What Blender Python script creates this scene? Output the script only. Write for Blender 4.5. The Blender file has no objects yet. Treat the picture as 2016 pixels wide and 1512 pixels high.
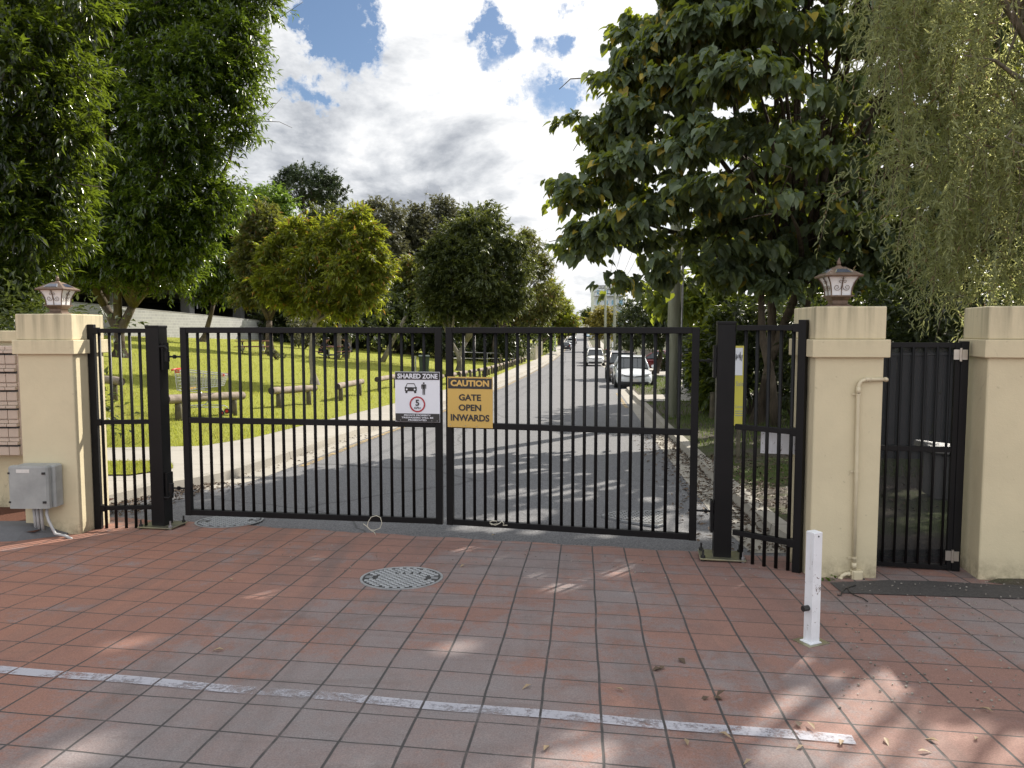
import bpy, math, random
import numpy as np
from mathutils import Vector, Matrix, Quaternion

R = math.radians
rng = np.random.default_rng(7)
random.seed(7)
S = bpy.context.scene
COL = S.collection

# ------------------------------------------------------------------ camera
F_PX, CX, CY = 1490.0, 1008.0, 756.0
PITCH = math.atan(108.0 / F_PX)
CAM = np.array([0.0, 0.0, 1.55])
cp, sp = math.cos(PITCH), math.sin(PITCH)
cam_d = bpy.data.cameras.new("camera")
cam = bpy.data.objects.new("camera", cam_d)
COL.objects.link(cam)
cam_d.sensor_width = 36.0
cam_d.lens = 36.0 * F_PX / 2016.0
cam_d.clip_start = 0.05
cam_d.clip_end = 6000
cam.location = CAM
cam.rotation_euler = (R(90) - PITCH, 0, 0)
S.camera = cam


def ray(px, py):
    rx, ru = (px - CX) / F_PX, (CY - py) / F_PX
    return np.array([rx, cp + ru * sp, -sp + ru * cp])


def at(px, py, Y):
    """a place in the street seen at (px, py) of the photograph, Y metres ahead"""
    d = ray(px, py)
    return CAM + d * (Y / d[1])


# ------------------------------------------------------------------ terrain
_PY = [-40, -3, 0, 7, 10, 14, 20, 34.5, 50, 74, 105, 141, 200, 300, 420, 520, 700, 1000, 3000]
_PZ = [.5, .165, 0, -.385, -.51, -.645, -.83, -1.16, -1.55, -2.08, -2.36, -2.39, -1.6, .6, 3.7, 5.2, 5.0, 1.0, 0]
_gy = np.arange(-40, 1000, .5)
_gz = np.interp(_gy, _PY, _PZ)
_k = np.ones(9) / 9
_sm = np.convolve(np.pad(_gz, 4, mode='edge'), _k, 'valid')
_gz = np.where(_gy > 12, _sm, _gz)
_k = np.ones(41) / 41
_sm = np.convolve(np.pad(_gz, 20, mode='edge'), _k, 'valid')
_gz = np.where(_gy > 60, _sm, _gz)


def zr(y):
    return np.interp(y, _gy, _gz)


def xL(y):
    return np.interp(y, [0, 6, 8.46, 9.24, 10.2, 12, 15.2, 18.3, 36, 74, 141, 420, 900],
                     [-5.6, -4.95, -4.55, -4.35, -3.9, -3.69, -3.4, -3.0, -.9, 2.7, 9.46, 33.7, 74])


def xR(y):
    return np.interp(y, [0, 5, 7.25, 22.5, 33, 33.8, 35, 74, 141, 420, 900],
                     [2.3, 2.33, 2.42, 3.97, 5.0, 5.12, 6.4, 9.15, 15.0, 39.5, 80])


def xP(y):
    return np.interp(y, [12.6, 13.2, 14.5, 18.2, 24, 45.5, 71, 141, 420, 900],
                     [-9.0, -5.45, -5.0, -4.57, -3.72, -1.13, .7, 7.9, 32, 72])


def sstep(a, b, x):
    t = np.clip((x - a) / (b - a), 0, 1)
    return t * t * (3 - 2 * t)


def kerb(y):
    return .12 * sstep(6.4, 8.0, y)


def rise(d):
    d = np.maximum(d, 0)
    return .105 * np.minimum(d, 24) * sstep(0, 1.2, d) + 0.02 * np.maximum(d - 24, 0)


def hgt(x, y):
    x = np.asarray(x, float)
    y = np.asarray(y, float)
    z = zr(y)
    left = x < xL(y)
    fade = 1 - sstep(75, 130, y)
    zl = z + kerb(y) + rise(xP(y) - x) * sstep(11.5, 14, y) * (0.25 + .75 * fade)
    z2 = np.where(left, zl, z)
    right = x > xR(y)
    zrr = z + kerb(y) * 1.0 + .015 * np.clip(x - xR(y), 0, 20)
    return np.where(right, zrr, z2)


def gnd(px, py):
    """where the sight line through (px, py) meets the terrain"""
    d = ray(px, py)
    prev = .5
    t = .5
    while t < 900:
        p = CAM + d * t
        if p[2] < hgt(p[0], p[1]):
            lo, hi = prev, t
            for _ in range(30):
                m = (lo + hi) / 2
                q = CAM + d * m
                if q[2] < hgt(q[0], q[1]):
                    hi = m
                else:
                    lo = m
            q = CAM + d * hi
            return np.array([q[0], q[1], float(hgt(q[0], q[1]))])
        prev = t
        t *= 1.01
    p = CAM + d * 400
    return p


# ------------------------------------------------------------------ materials
def new_mat(name):
    m = bpy.data.materials.new(name)
    m.use_nodes = True
    nt = m.node_tree
    nt.nodes.clear()
    out = nt.nodes.new('ShaderNodeOutputMaterial')
    return m, nt, out


def nd(nt, t, **kw):
    n = nt.nodes.new(t)
    for k, v in kw.items():
        setattr(n, k, v)
    return n


def noise(nt, vec, scale, detail=5, rough=.55, dist=0):
    n = nd(nt, 'ShaderNodeTexNoise')
    n.inputs['Scale'].default_value = scale
    n.inputs['Detail'].default_value = detail
    n.inputs['Roughness'].default_value = rough
    n.inputs['Distortion'].default_value = dist
    nt.links.new(vec, n.inputs['Vector'])
    return n.outputs['Fac']


def ramp(nt, fac, stops):
    r = nd(nt, 'ShaderNodeValToRGB')
    el = r.color_ramp.elements
    while len(el) < len(stops):
        el.new(.5)
    for e, (p, c) in zip(el, stops):
        e.position = p
        e.color = (c, c, c, 1) if isinstance(c, (int, float)) else (*c, 1)
    nt.links.new(fac, r.inputs['Fac'])
    return r.outputs['Color']


def mixc(nt, fac, a, b, mode='MIX'):
    n = nd(nt, 'ShaderNodeMix', data_type='RGBA', blend_type=mode)
    for sock, v in ((n.inputs[0], fac), (n.inputs[6], a), (n.inputs[7], b)):
        if isinstance(v, (int, float)):
            sock.default_value = v
        elif isinstance(v, (tuple, list)):
            sock.default_value = (*v, 1)
        else:
            nt.links.new(v, sock)
    return n.outputs[2]


def mth(nt, op, a, b=None, c=None):
    n = nd(nt, 'ShaderNodeMath', operation=op)
    for i, v in enumerate((a, b, c)):
        if v is None:
            continue
        if isinstance(v, (int, float)):
            n.inputs[i].default_value = v
        else:
            nt.links.new(v, n.inputs[i])
    return n.outputs[0]


def objco(nt):
    return nd(nt, 'ShaderNodeTexCoord').outputs['Object']


def bump(nt, h, strength, dist=.01):
    b = nd(nt, 'ShaderNodeBump')
    b.inputs['Strength'].default_value = strength
    b.inputs['Distance'].default_value = dist
    nt.links.new(h, b.inputs['Height'])
    return b.outputs['Normal']


def bsdf(nt, col, rough=.6, metal=0, spec=.5, normal=None):
    b = nd(nt, 'ShaderNodeBsdfPrincipled')
    if isinstance(col, (tuple, list)):
        b.inputs['Base Color'].default_value = (*col, 1)
    else:
        nt.links.new(col, b.inputs['Base Color'])
    if isinstance(rough, (int, float)):
        b.inputs['Roughness'].default_value = rough
    else:
        nt.links.new(rough, b.inputs['Roughness'])
    b.inputs['Metallic'].default_value = metal
    b.inputs['Specular IOR Level'].default_value = spec
    if normal is not None:
        nt.links.new(normal, b.inputs['Normal'])
    return b.outputs[0]


def pm(name, c1, c2=None, scale=6, rough=.6, metal=0, spec=.5, bmp=0, bscale=60, lo=.35, hi=.65, stretch=None):
    """plain procedural paint, stone, timber or metal: two tones through noise, a bump"""
    m, nt, out = new_mat(name)
    v = objco(nt)
    if stretch:
        mp = nd(nt, 'ShaderNodeMapping')
        mp.inputs['Scale'].default_value = stretch
        nt.links.new(v, mp.inputs['Vector'])
        v = mp.outputs[0]
    c2 = c2 or tuple(x * .85 for x in c1)
    f = ramp(nt, noise(nt, v, scale, 6), [(lo, 0.0), (hi, 1.0)])
    col = mixc(nt, f, c1, c2)
    n = None
    if bmp:
        n = bump(nt, noise(nt, v, bscale, 4), bmp, .01)
    nt.links.new(bsdf(nt, col, rough, metal, spec, n), out.inputs[0])
    return m


def leaf_mat(name, dark, light, trans, rough=.38, tfac=.35, spec=.5, autumn=None, dry=None):
    m, nt, out = new_mat(name)
    g = nd(nt, 'ShaderNodeNewGeometry')
    rnd = g.outputs['Random Per Island']
    col = mixc(nt, rnd, dark, light)
    tcol = mixc(nt, rnd, tuple(x * .75 for x in trans), trans)
    if autumn:
        f = mth(nt, 'GREATER_THAN', rnd, 1 - autumn[0])
        col = mixc(nt, f, col, autumn[1])
        tcol = mixc(nt, f, tcol, autumn[1])
    if dry:
        co = objco(nt)
        f1 = ramp(nt, noise(nt, co, .55, 6, .65, .4), [(.42, 0.0), (.64, .9)])
        f2 = ramp(nt, noise(nt, co, 2.6, 4, .6), [(.35, .0), (.7, .45)])
        col = mixc(nt, f1, col, dry)
        tcol = mixc(nt, f1, tcol, dry)
        col = mixc(nt, f2, col, tuple(x * .45 for x in dark))
    b = bsdf(nt, col, rough, 0, spec)
    t = nd(nt, 'ShaderNodeBsdfTranslucent')
    nt.links.new(tcol, t.inputs[0])
    mx = nd(nt, 'ShaderNodeMixShader')
    mx.inputs[0].default_value = tfac
    nt.links.new(b, mx.inputs[1])
    nt.links.new(t.outputs[0], mx.inputs[2])
    nt.links.new(mx.outputs[0], out.inputs[0])
    return m


def tile_lines(nt, co):
    """the joints of the paving: 1 in a joint, with the tile numbers along both rows"""
    wob = nd(nt, 'ShaderNodeTexNoise')
    wob.inputs['Scale'].default_value = 1.3
    wob.inputs['Detail'].default_value = 3
    nt.links.new(co, wob.inputs['Vector'])
    vm = nd(nt, 'ShaderNodeVectorMath', operation='MULTIPLY_ADD')
    nt.links.new(wob.outputs['Color'], vm.inputs[0])
    vm.inputs[1].default_value = (.03, .03, 0)
    nt.links.new(co, vm.inputs[2])
    sx = nd(nt, 'ShaderNodeSeparateXYZ')
    nt.links.new(vm.outputs[0], sx.inputs[0])
    x, y = sx.outputs[0], sx.outputs[1]
    a = mth(nt, 'DIVIDE', mth(nt, 'ADD', mth(nt, 'MULTIPLY_ADD', y, -.095, x), 1.275 - .015), .272)
    b = mth(nt, 'DIVIDE', mth(nt, 'ADD', mth(nt, 'MULTIPLY_ADD', x, .172, y), -2.903 - .015), .265)

    def line(t, w):
        fr = mth(nt, 'FRACT', t)
        d = mth(nt, 'MINIMUM', fr, mth(nt, 'SUBTRACT', 1.0, fr))
        mr = nd(nt, 'ShaderNodeMapRange', interpolation_type='SMOOTHSTEP')
        nt.links.new(d, mr.inputs[0])
        mr.inputs[1].default_value = w * .55
        mr.inputs[2].default_value = w * 1.35
        mr.inputs[3].default_value = 1
        mr.inputs[4].default_value = 0
        return mr.outputs[0]
    g = mth(nt, 'MAXIMUM', line(a, .023), line(b, .019))
    gn = noise(nt, co, 9, 4)
    g = mth(nt, 'MULTIPLY', g, ramp(nt, gn, [(.2, .45), (.5, 1.0)]))
    return g, a, b


def paving_mat():
    m, nt, out = new_mat("terracotta_paving")
    co = objco(nt)
    g, a, b = tile_lines(nt, co)
    # every tile its own tone
    cmb = nd(nt, 'ShaderNodeCombineXYZ')
    nt.links.new(mth(nt, 'FLOOR', a), cmb.inputs[0])
    nt.links.new(mth(nt, 'FLOOR', b), cmb.inputs[1])
    wn = nd(nt, 'ShaderNodeTexWhiteNoise')
    nt.links.new(cmb.outputs[0], wn.inputs[0])
    tile = wn.outputs['Value']
    n1 = noise(nt, co, 1.1, 8, .62, .4)
    n2 = noise(nt, co, 5.5, 8, .68, .3)
    n3 = noise(nt, co, 150, 3, .6)
    red = mixc(nt, tile, (.27, .15, .118), (.208, .122, .102))
    red = mixc(nt, ramp(nt, n2, [(.35, 0.0), (.7, 1.0)]), red, (.225, .128, .108))
    sx3 = nd(nt, 'ShaderNodeSeparateXYZ')
    nt.links.new(co, sx3.inputs[0])
    lf = nd(nt, 'ShaderNodeMapRange', interpolation_type='SMOOTHSTEP')
    nt.links.new(mth(nt, 'MULTIPLY_ADD', sx3.outputs[1], .25, mth(nt, 'MULTIPLY', sx3.outputs[0], -1.0)), lf.inputs[0])
    lf.inputs[1].default_value = 2.2
    lf.inputs[2].default_value = 4.2
    red = mixc(nt, mth(nt, 'MULTIPLY', lf.outputs[0], .5), red, (.32, .14, .085))
    # worn grey where wheels and shoes have taken the colour off: mostly the middle and left
    sx2 = nd(nt, 'ShaderNodeSeparateXYZ')
    nt.links.new(co, sx2.inputs[0])

    def bl(cx, cy, r):
        dx = mth(nt, 'SUBTRACT', sx2.outputs[0], cx)
        dy = mth(nt, 'SUBTRACT', sx2.outputs[1], cy)
        d = mth(nt, 'SQRT', mth(nt, 'ADD', mth(nt, 'MULTIPLY', dx, dx), mth(nt, 'MULTIPLY', dy, dy)))
        return mth(nt, 'MAXIMUM', 0.0, mth(nt, 'SUBTRACT', 1.0, mth(nt, 'DIVIDE', d, r)))
    wear = mth(nt, 'ADD', bl(-.4, 3.4, 2.4), bl(-1.1, 2.6, 1.8))
    wear = mth(nt, 'ADD', wear, bl(.2, 5.6, 1.3))
    wear = mth(nt, 'ADD', wear, bl(3.4, 4.8, 1.6))
    w = mth(nt, 'ADD', mth(nt, 'MULTIPLY', n1, .6), mth(nt, 'MULTIPLY', n2, .55))
    w = mth(nt, 'ADD', w, mth(nt, 'MULTIPLY', wear, .20))
    n4 = noise(nt, co, 38, 6, .8)
    w = mth(nt, 'ADD', w, mth(nt, 'MULTIPLY', mth(nt, 'SUBTRACT', n4, .5), .42))
    w = mth(nt, 'ADD', w, mth(nt, 'MULTIPLY', mth(nt, 'SUBTRACT', tile, .5), .10))
    wf = ramp(nt, w, [(.60, 0.0), (.72, .62), (.95, .9)])
    grey = mixc(nt, n2, (.19, .178, .184), (.235, .218, .218))
    col = mixc(nt, wf, red, grey)
    col = mixc(nt, ramp(nt, noise(nt, co, 2.3, 7, .7), [(.55, 0.0), (.75, .55)]), col, (.15, .11, .10))
    mpt = nd(nt, 'ShaderNodeMapping')
    mpt.inputs['Rotation'].default_value = (0, 0, R(5.4))
    mpt.inputs['Scale'].default_value = (3.2, .35, 1)
    nt.links.new(co, mpt.inputs[0])
    tr = noise(nt, mpt.outputs[0], 1.0, 6, .65, .3)
    col = mixc(nt, ramp(nt, tr, [(.52, 0.0), (.72, .42)]), col, (.105, .092, .09))
    mpr = nd(nt, 'ShaderNodeMapping')
    mpr.inputs['Rotation'].default_value = (0, 0, R(9.8))
    mpr.inputs['Scale'].default_value = (.9, 5.0, 1)
    nt.links.new(co, mpr.inputs[0])
    ts = noise(nt, mpr.outputs[0], 1.0, 7, .7, .4)
    col = mixc(nt, ramp(nt, ts, [(.56, 0.0), (.74, .5)]), col, (.10, .07, .06))
    col = mixc(nt, .38, col, mixc(nt, ramp(nt, n3, [(.3, 0.0), (.7, 1.0)]), (.18, .17, .17), (.80, .80, .80)), 'OVERLAY')
    col = mixc(nt, g, col, (.056, .053, .053))
    h = mth(nt, 'ADD', mth(nt, 'MULTIPLY', n3, .25), mth(nt, 'SUBTRACT', 1.0, g))
    rgh = ramp(nt, n2, [(.3, .68), (.7, .85)])
    nt.links.new(bsdf(nt, col, rgh, 0, .35, bump(nt, h, .45, .006)), out.inputs[0])
    return m


def asphalt_mat(name, base, speck=.5):
    m, nt, out = new_mat(name)
    co = objco(nt)
    n1 = noise(nt, co, .35, 7, .6, .3)
    n2 = noise(nt, co, 70, 3, .7)
    n3 = noise(nt, co, 3, 6, .65)
    col = mixc(nt, ramp(nt, n1, [(.3, 0.0), (.7, 1.0)]), tuple(b * .86 for b in base), tuple(b * 1.18 for b in base))
    v = nd(nt, 'ShaderNodeTexVoronoi')
    v.inputs['Scale'].default_value = 95
    nt.links.new(co, v.inputs['Vector'])
    sp_ = ramp(nt, v.outputs['Color'], [(.35, .25), (.75, 1.0)])
    col = mixc(nt, speck, col, mixc(nt, sp_, tuple(b * .45 for b in base), tuple(b * 1.7 for b in base)))
    col = mixc(nt, ramp(nt, n3, [(.55, 0.0), (.8, .35)]), col, tuple(b * .6 for b in base))
    # a few cracks and patched seams
    vc = nd(nt, 'ShaderNodeTexVoronoi', feature='DISTANCE_TO_EDGE')
    vc.inputs['Scale'].default_value = .16
    wv = nd(nt, 'ShaderNodeVectorMath', operation='MULTIPLY_ADD')
    nz = nd(nt, 'ShaderNodeTexNoise')
    nz.inputs['Scale'].default_value = 1.2
    nt.links.new(co, nz.inputs['Vector'])
    nt.links.new(nz.outputs['Color'], wv.inputs[0])
    wv.inputs[1].default_value = (.6, .6, 0)
    nt.links.new(co, wv.inputs[2])
    nt.links.new(wv.outputs[0], vc.inputs['Vector'])
    cr = ramp(nt, vc.outputs['Distance'], [(.0012, .75), (.004, 0.0)])
    col = mixc(nt, cr, col, tuple(b * .35 for b in base))
    nt.links.new(bsdf(nt, col, .82, 0, .3, bump(nt, n2, .5, .008)), out.inputs[0])
    return m


def concrete_mat(name, c, joint=1.5):
    m, nt, out = new_mat(name)
    co = objco(nt)
    n1 = noise(nt, co, .8, 8, .65)
    n2 = noise(nt, co, 45, 4, .6)
    col = mixc(nt, ramp(nt, n1, [(.3, 0.0), (.7, 1.0)]), c, tuple(x * .78 for x in c))
    col = mixc(nt, .25, col, mixc(nt, n2, (.1, .1, .1), (.8, .8, .8)), 'OVERLAY')
    sx = nd(nt, 'ShaderNodeSeparateXYZ')
    nt.links.new(co, sx.inputs[0])
    fr = mth(nt, 'FRACT', mth(nt, 'DIVIDE', mth(nt, 'MULTIPLY_ADD', sx.outputs[0], .1, sx.outputs[1]), joint))
    ln = mth(nt, 'LESS_THAN', fr, .012)
    col = mixc(nt, mth(nt, 'MULTIPLY', ln, .6), col, (.06, .055, .05))
    nt.links.new(bsdf(nt, col, .85, 0, .3, bump(nt, n2, .25, .006)), out.inputs[0])
    return m


def ground_mat(name, g1, g2, d1, d2, thr=.5, sc=.6):
    m, nt, out = new_mat(name)
    co = objco(nt)
    n1 = noise(nt, co, sc, 8, .65, .3)
    n2 = noise(nt, co, 14, 6, .7)
    n3 = noise(nt, co, 70, 3, .7)
    g = mixc(nt, ramp(nt, n2, [(.3, 0.0), (.7, 1.0)]), g1, g2)
    d = mixc(nt, ramp(nt, n2, [(.3, 0.0), (.7, 1.0)]), d1, d2)
    col = mixc(nt, ramp(nt, n1, [(thr - .07, 0.0), (thr + .07, 1.0)]), g, d)
    col = mixc(nt, .45, col, mixc(nt, n3, (.05, .05, .05), (.85, .85, .85)), 'OVERLAY')
    nt.links.new(bsdf(nt, col, .9, 0, .2, bump(nt, n3, .8, .03)), out.inputs[0])
    return m


def render_wall_mat(name, c, streak=.35):
    m, nt, out = new_mat(name)
    co = objco(nt)
    n1 = noise(nt, co, 2.2, 7, .6)
    n2 = noise(nt, co, 130, 4, .6)
    mp = nd(nt, 'ShaderNodeMapping')
    mp.inputs['Scale'].default_value = (14, 14, .8)
    nt.links.new(co, mp.inputs[0])
    n3 = noise(nt, mp.outputs[0], 1.0, 5, .6)
    sx = nd(nt, 'ShaderNodeSeparateXYZ')
    nt.links.new(co, sx.inputs[0])
    z = sx.outputs[2]
    topm = ramp(nt, z, [(0.0, 0.0), (1.0, 0.0)])
    col = mixc(nt, ramp(nt, n1, [(.3, 0.0), (.75, 1.0)]), c, tuple(x * .86 for x in c))
    mr = nd(nt, 'ShaderNodeMapRange')
    nt.links.new(z, mr.inputs[0])
    mr.inputs[1].default_value = 1.72
    mr.inputs[2].default_value = 2.06
    st = mth(nt, 'MULTIPLY', mr.outputs[0], ramp(nt, n3, [(.42, 0.0), (.72, streak * 1.6)]))
    col = mixc(nt, st, col, (.16, .15, .10))
    mr2 = nd(nt, 'ShaderNodeMapRange')
    nt.links.new(z, mr2.inputs[0])
    mr2.inputs[1].default_value = .22
    mr2.inputs[2].default_value = 0.02
    st2 = mth(nt, 'MULTIPLY', mr2.outputs[0], ramp(nt, noise(nt, co, 11, 6, .7), [(.38, 0.0), (.62, .8)]))
    col = mixc(nt, st2, col, (.12, .095, .06))
    ck = nd(nt, 'ShaderNodeTexVoronoi', feature='DISTANCE_TO_EDGE')
    ck.inputs['Scale'].default_value = 1.1
    ckv = nd(nt, 'ShaderNodeVectorMath', operation='MULTIPLY_ADD')
    ckn = nd(nt, 'ShaderNodeTexNoise')
    ckn.inputs['Scale'].default_value = 4
    ckn.inputs['Detail'].default_value = 6
    nt.links.new(co, ckn.inputs['Vector'])
    nt.links.new(ckn.outputs['Color'], ckv.inputs[0])
    ckv.inputs[1].default_value = (.4, .4, .4)
    nt.links.new(co, ckv.inputs[2])
    nt.links.new(ckv.outputs[0], ck.inputs['Vector'])
    cf = mth(nt, 'MULTIPLY', ramp(nt, ck.outputs['Distance'], [(.001, .5), (.005, 0.0)]), ramp(nt, n1, [(.5, 0.0), (.6, 1.0)]))
    col = mixc(nt, cf, col, tuple(x * .5 for x in c))
    sp = ramp(nt, noise(nt, co, 23, 2, .5), [(.73, 0.0), (.76, .5)])
    col = mixc(nt, sp, col, tuple(x * .6 for x in c))
    nt.links.new(bsdf(nt, col, .8, 0, .3, bump(nt, mth(nt, 'ADD', n2, mth(nt, 'MULTIPLY', noise(nt, co, 22, 4, .6), 1.6)), .35, .004)), out.inputs[0])
    return m


def block_mat(name):
    m, nt, out = new_mat(name)
    tc = nd(nt, 'ShaderNodeTexCoord')
    sx = nd(nt, 'ShaderNodeSeparateXYZ')
    nt.links.new(tc.outputs['Object'], sx.inputs[0])
    cm = nd(nt, 'ShaderNodeCombineXYZ')
    nt.links.new(sx.outputs[0], cm.inputs[0])
    nt.links.new(sx.outputs[2], cm.inputs[1])
    b = nd(nt, 'ShaderNodeTexBrick')
    nt.links.new(cm.outputs[0], b.inputs['Vector'])
    b.inputs['Scale'].default_value = 1
    b.inputs['Brick Width'].default_value = .4
    b.inputs['Row Height'].default_value = .2
    b.inputs['Mortar Size'].default_value = .012
    b.inputs['Color1'].default_value = (.33, .33, .33, 1)
    b.inputs['Color2'].default_value = (.285, .285, .29, 1)
    b.inputs['Mortar'].default_value = (.43, .43, .42, 1)
    n1 = noise(nt, tc.outputs['Object'], .7, 6)
    col = mixc(nt, .3, b.outputs['Color'], mixc(nt, n1, (.2, .2, .2), (.8, .8, .8)), 'OVERLAY')
    nt.links.new(bsdf(nt, col, .85, 0, .3), out.inputs[0])
    return m


def glass_mat(name, c, rough=.05):
    return pm(name, c, tuple(x * .8 for x in c), 2, rough, 0, .8)


def bark_mat(name, c1, c2):
    m, nt, out = new_mat(name)
    co = objco(nt)
    mp = nd(nt, 'ShaderNodeMapping')
    mp.inputs['Scale'].default_value = (9, 9, 1.6)
    nt.links.new(co, mp.inputs[0])
    n1 = noise(nt, mp.outputs[0], 1.6, 7, .7, .5)
    n2 = noise(nt, co, 2.0, 5)
    col = mixc(nt, ramp(nt, n1, [(.35, 0.0), (.65, 1.0)]), c1, c2)
    col = mixc(nt, ramp(nt, n2, [(.5, 0.0), (.7, .5)]), col, tuple(x * 1.5 for x in c2))
    nt.links.new(bsdf(nt, col, .9, 0, .2, bump(nt, n1, .7, .03)), out.inputs[0])
    return m


def worn_paint_mat(name, c, keep=.52, joints=False):
    m, nt, out = new_mat(name)
    co = objco(nt)
    n1 = noise(nt, co, 6, 9, .75, .3)
    n2 = noise(nt, co, 60, 3, .7)
    f = mth(nt, 'ADD', mth(nt, 'MULTIPLY', n1, .75), mth(nt, 'MULTIPLY', n2, .3))
    sx = nd(nt, 'ShaderNodeSeparateXYZ')
    nt.links.new(co, sx.inputs[0])
    # worn through between the tyres' tracks
    dx = mth(nt, 'ABSOLUTE', mth(nt, 'ADD', sx.outputs[0], 1.15))
    f = mth(nt, 'ADD', f, mth(nt, 'MULTIPLY', mth(nt, 'MAXIMUM', 0.0, mth(nt, 'SUBTRACT', 1.0, mth(nt, 'DIVIDE', dx, .45))), .10))
    fac = ramp(nt, f, [(keep, .85), (keep + .16, 0.0)])
    if joints:
        g, _a, _b = tile_lines(nt, co)
        fac = mth(nt, 'MULTIPLY', fac, mth(nt, 'SUBTRACT', 1.0, g))
    b = bsdf(nt, c, .75, 0, .3)
    t = nd(nt, 'ShaderNodeBsdfTransparent')
    mx = nd(nt, 'ShaderNodeMixShader')
    nt.links.new(fac, mx.inputs[0])
    nt.links.new(t.outputs[0], mx.inputs[1])
    nt.links.new(b, mx.inputs[2])
    nt.links.new(mx.outputs[0], out.inputs[0])
    return m


M = {}
M['paving'] = paving_mat()
M['asphalt'] = asphalt_mat('asphalt', (.122, .122, .128), .7)
M['patch'] = asphalt_mat('dark_patch_asphalt', (.06, .056, .055), .35)
M['path'] = concrete_mat('path_concrete', (.37, .345, .305))
M['kerbc'] = concrete_mat('kerb_concrete', (.36, .335, .29), 2.4)
M['kerbd'] = concrete_mat('dark_kerb_concrete', (.13, .13, .135), 2.4)
M['lawn'] = ground_mat('lawn', (.20, .23, .03), (.28, .28, .04), (.19, .17, .06), (.15, .12, .06), .68, .5)
M['verge'] = ground_mat('verge', (.06, .085, .022), (.085, .11, .03), (.075, .062, .05), (.12, .10, .085), .47, .5)
M['bed'] = ground_mat('bed_brick', (.10, .045, .03), (.13, .055, .035), (.06, .035, .03), (.05, .03, .03), .6, 3)
M['cream'] = render_wall_mat('cream_render', (.63, .55, .37), .5)
M['black'] = pm('black_powder_coat', (.006, .006, .0065), (.009, .0085, .009), 3, .42, 0, .2)
M['blackp'] = pm('black_plastic', (.02, .02, .02), None, 5, .5)
M['galv'] = pm('galvanised_steel', (.45, .45, .46), (.3, .3, .31), 12, .42, .85)
M['stainless'] = pm('stainless_steel', (.62, .58, .52), (.5, .47, .42), 8, .32, .9)
M['plate'] = pm('zinc_passivated_plate', (.42, .40, .25), (.28, .27, .2), 9, .35, .8)
M['iron'] = pm('cast_iron', (.16, .165, .17), (.10, .10, .105), 14, .45, .75, .5, .3, 120)
M['ironlit'] = pm('worn_iron', (.36, .37, .38), (.27, .28, .29), 18, .45, .35)
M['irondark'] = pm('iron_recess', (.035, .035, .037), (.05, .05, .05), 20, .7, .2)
M['white'] = pm('white_paint', (.78, .79, .80), (.70, .71, .72), 7, .45, 0, .5)
def chipped_mat(name, c):
    m, nt, out = new_mat(name)
    co = objco(nt)
    n1 = noise(nt, co, 5, 7, .6)
    n2 = noise(nt, co, 16, 8, .75, .6)
    mp = nd(nt, 'ShaderNodeMapping')
    mp.inputs['Scale'].default_value = (30, 30, 2.5)
    nt.links.new(co, mp.inputs[0])
    n3 = noise(nt, mp.outputs[0], 1, 5, .6)
    col = mixc(nt, ramp(nt, n1, [(.4, 0.0), (.75, .6)]), c, tuple(x * .72 for x in c))
    col = mixc(nt, ramp(nt, n3, [(.58, 0.0), (.72, .35)]), col, (.42, .36, .28))
    col = mixc(nt, ramp(nt, n2, [(.60, 0.0), (.625, .95)]), col, (.10, .055, .035))
    nt.links.new(bsdf(nt, col, .5, 0, .4, bump(nt, n2, .15, .004)), out.inputs[0])
    return m


M['whitew'] = chipped_mat('worn_white_steel', (.76, .77, .80))
M['signw'] = pm('white_sign_sheet', (.74, .75, .80), (.70, .71, .76), 3, .4)
M['signy'] = pm('yellow_sign_sheet', (.60, .39, .10), (.55, .36, .095), 2.5, .42)
M['signk'] = pm('black_sign_ink', (.022, .02, .02), (.03, .028, .028), 5, .5)
M['signr'] = pm('red_sign_ink', (.42, .03, .04), (.36, .03, .04), 5, .5)
M['goldtxt'] = pm('yellow_sign_ink', (.66, .42, .12), (.6, .38, .11), 4, .45)
M['bronze'] = pm('bronze_lamp_metal', (.165, .108, .072), (.11, .072, .052), 25, .48, .35)
M['frost'] = pm('frosted_glass', (.74, .74, .74), (.68, .68, .70), 4, .25)
M['solar'] = pm('solar_cell', (.03, .04, .07), (.05, .06, .1), 30, .12, 0, .8)
M['pvc'] = pm('cream_pvc', (.60, .53, .37), (.54, .47, .32), 8, .45)
M['greybox'] = pm('grey_plastic_box', (.34, .35, .34), (.24, .25, .245), 5, .55, 0, .4, .1, 60, .35, .7)
M['greypipe'] = pm('grey_conduit', (.42, .42, .42), None, 8, .5)
M['label'] = pm('paper_label', (.62, .60, .57), (.55, .53, .5), 30, .6)
M['mail'] = pm('beige_letterbox_metal', (.52, .42, .34), (.47, .38, .31), 4, .45)
M['timber'] = pm('weathered_log', (.30, .25, .21), (.18, .145, .12), 5, .85, 0, .2, .6, 22, .35, .65, (1, 1, 1))
M['post'] = pm('grey_timber_post', (.13, .115, .08), (.085, .075, .055), 7, .9, 0, .2, .5, 25)
M['endgrain'] = pm('log_end_grain', (.035, .028, .022), (.06, .045, .035), 20, .9)
M['pole'] = pm('timber_pole', (.36, .37, .29), (.24, .25, .19), 3.0, .85, 0, .2, .5, 18, .3, .7, (5, 5, .5))
M['palings'] = pm('grey_palings', (.25, .235, .21), (.17, .16, .145), 3, .9, 0, .2, .4, 20, .3, .7, (6, 6, .6))
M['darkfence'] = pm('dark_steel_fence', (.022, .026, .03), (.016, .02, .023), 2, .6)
M['steelfence'] = pm('grey_steel_fence', (.085, .10, .105), (.07, .083, .088), 2, .5)
M['creamfence'] = pm('cream_steel_fence', (.44, .40, .30), (.38, .35, .26), 2, .55)
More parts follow.
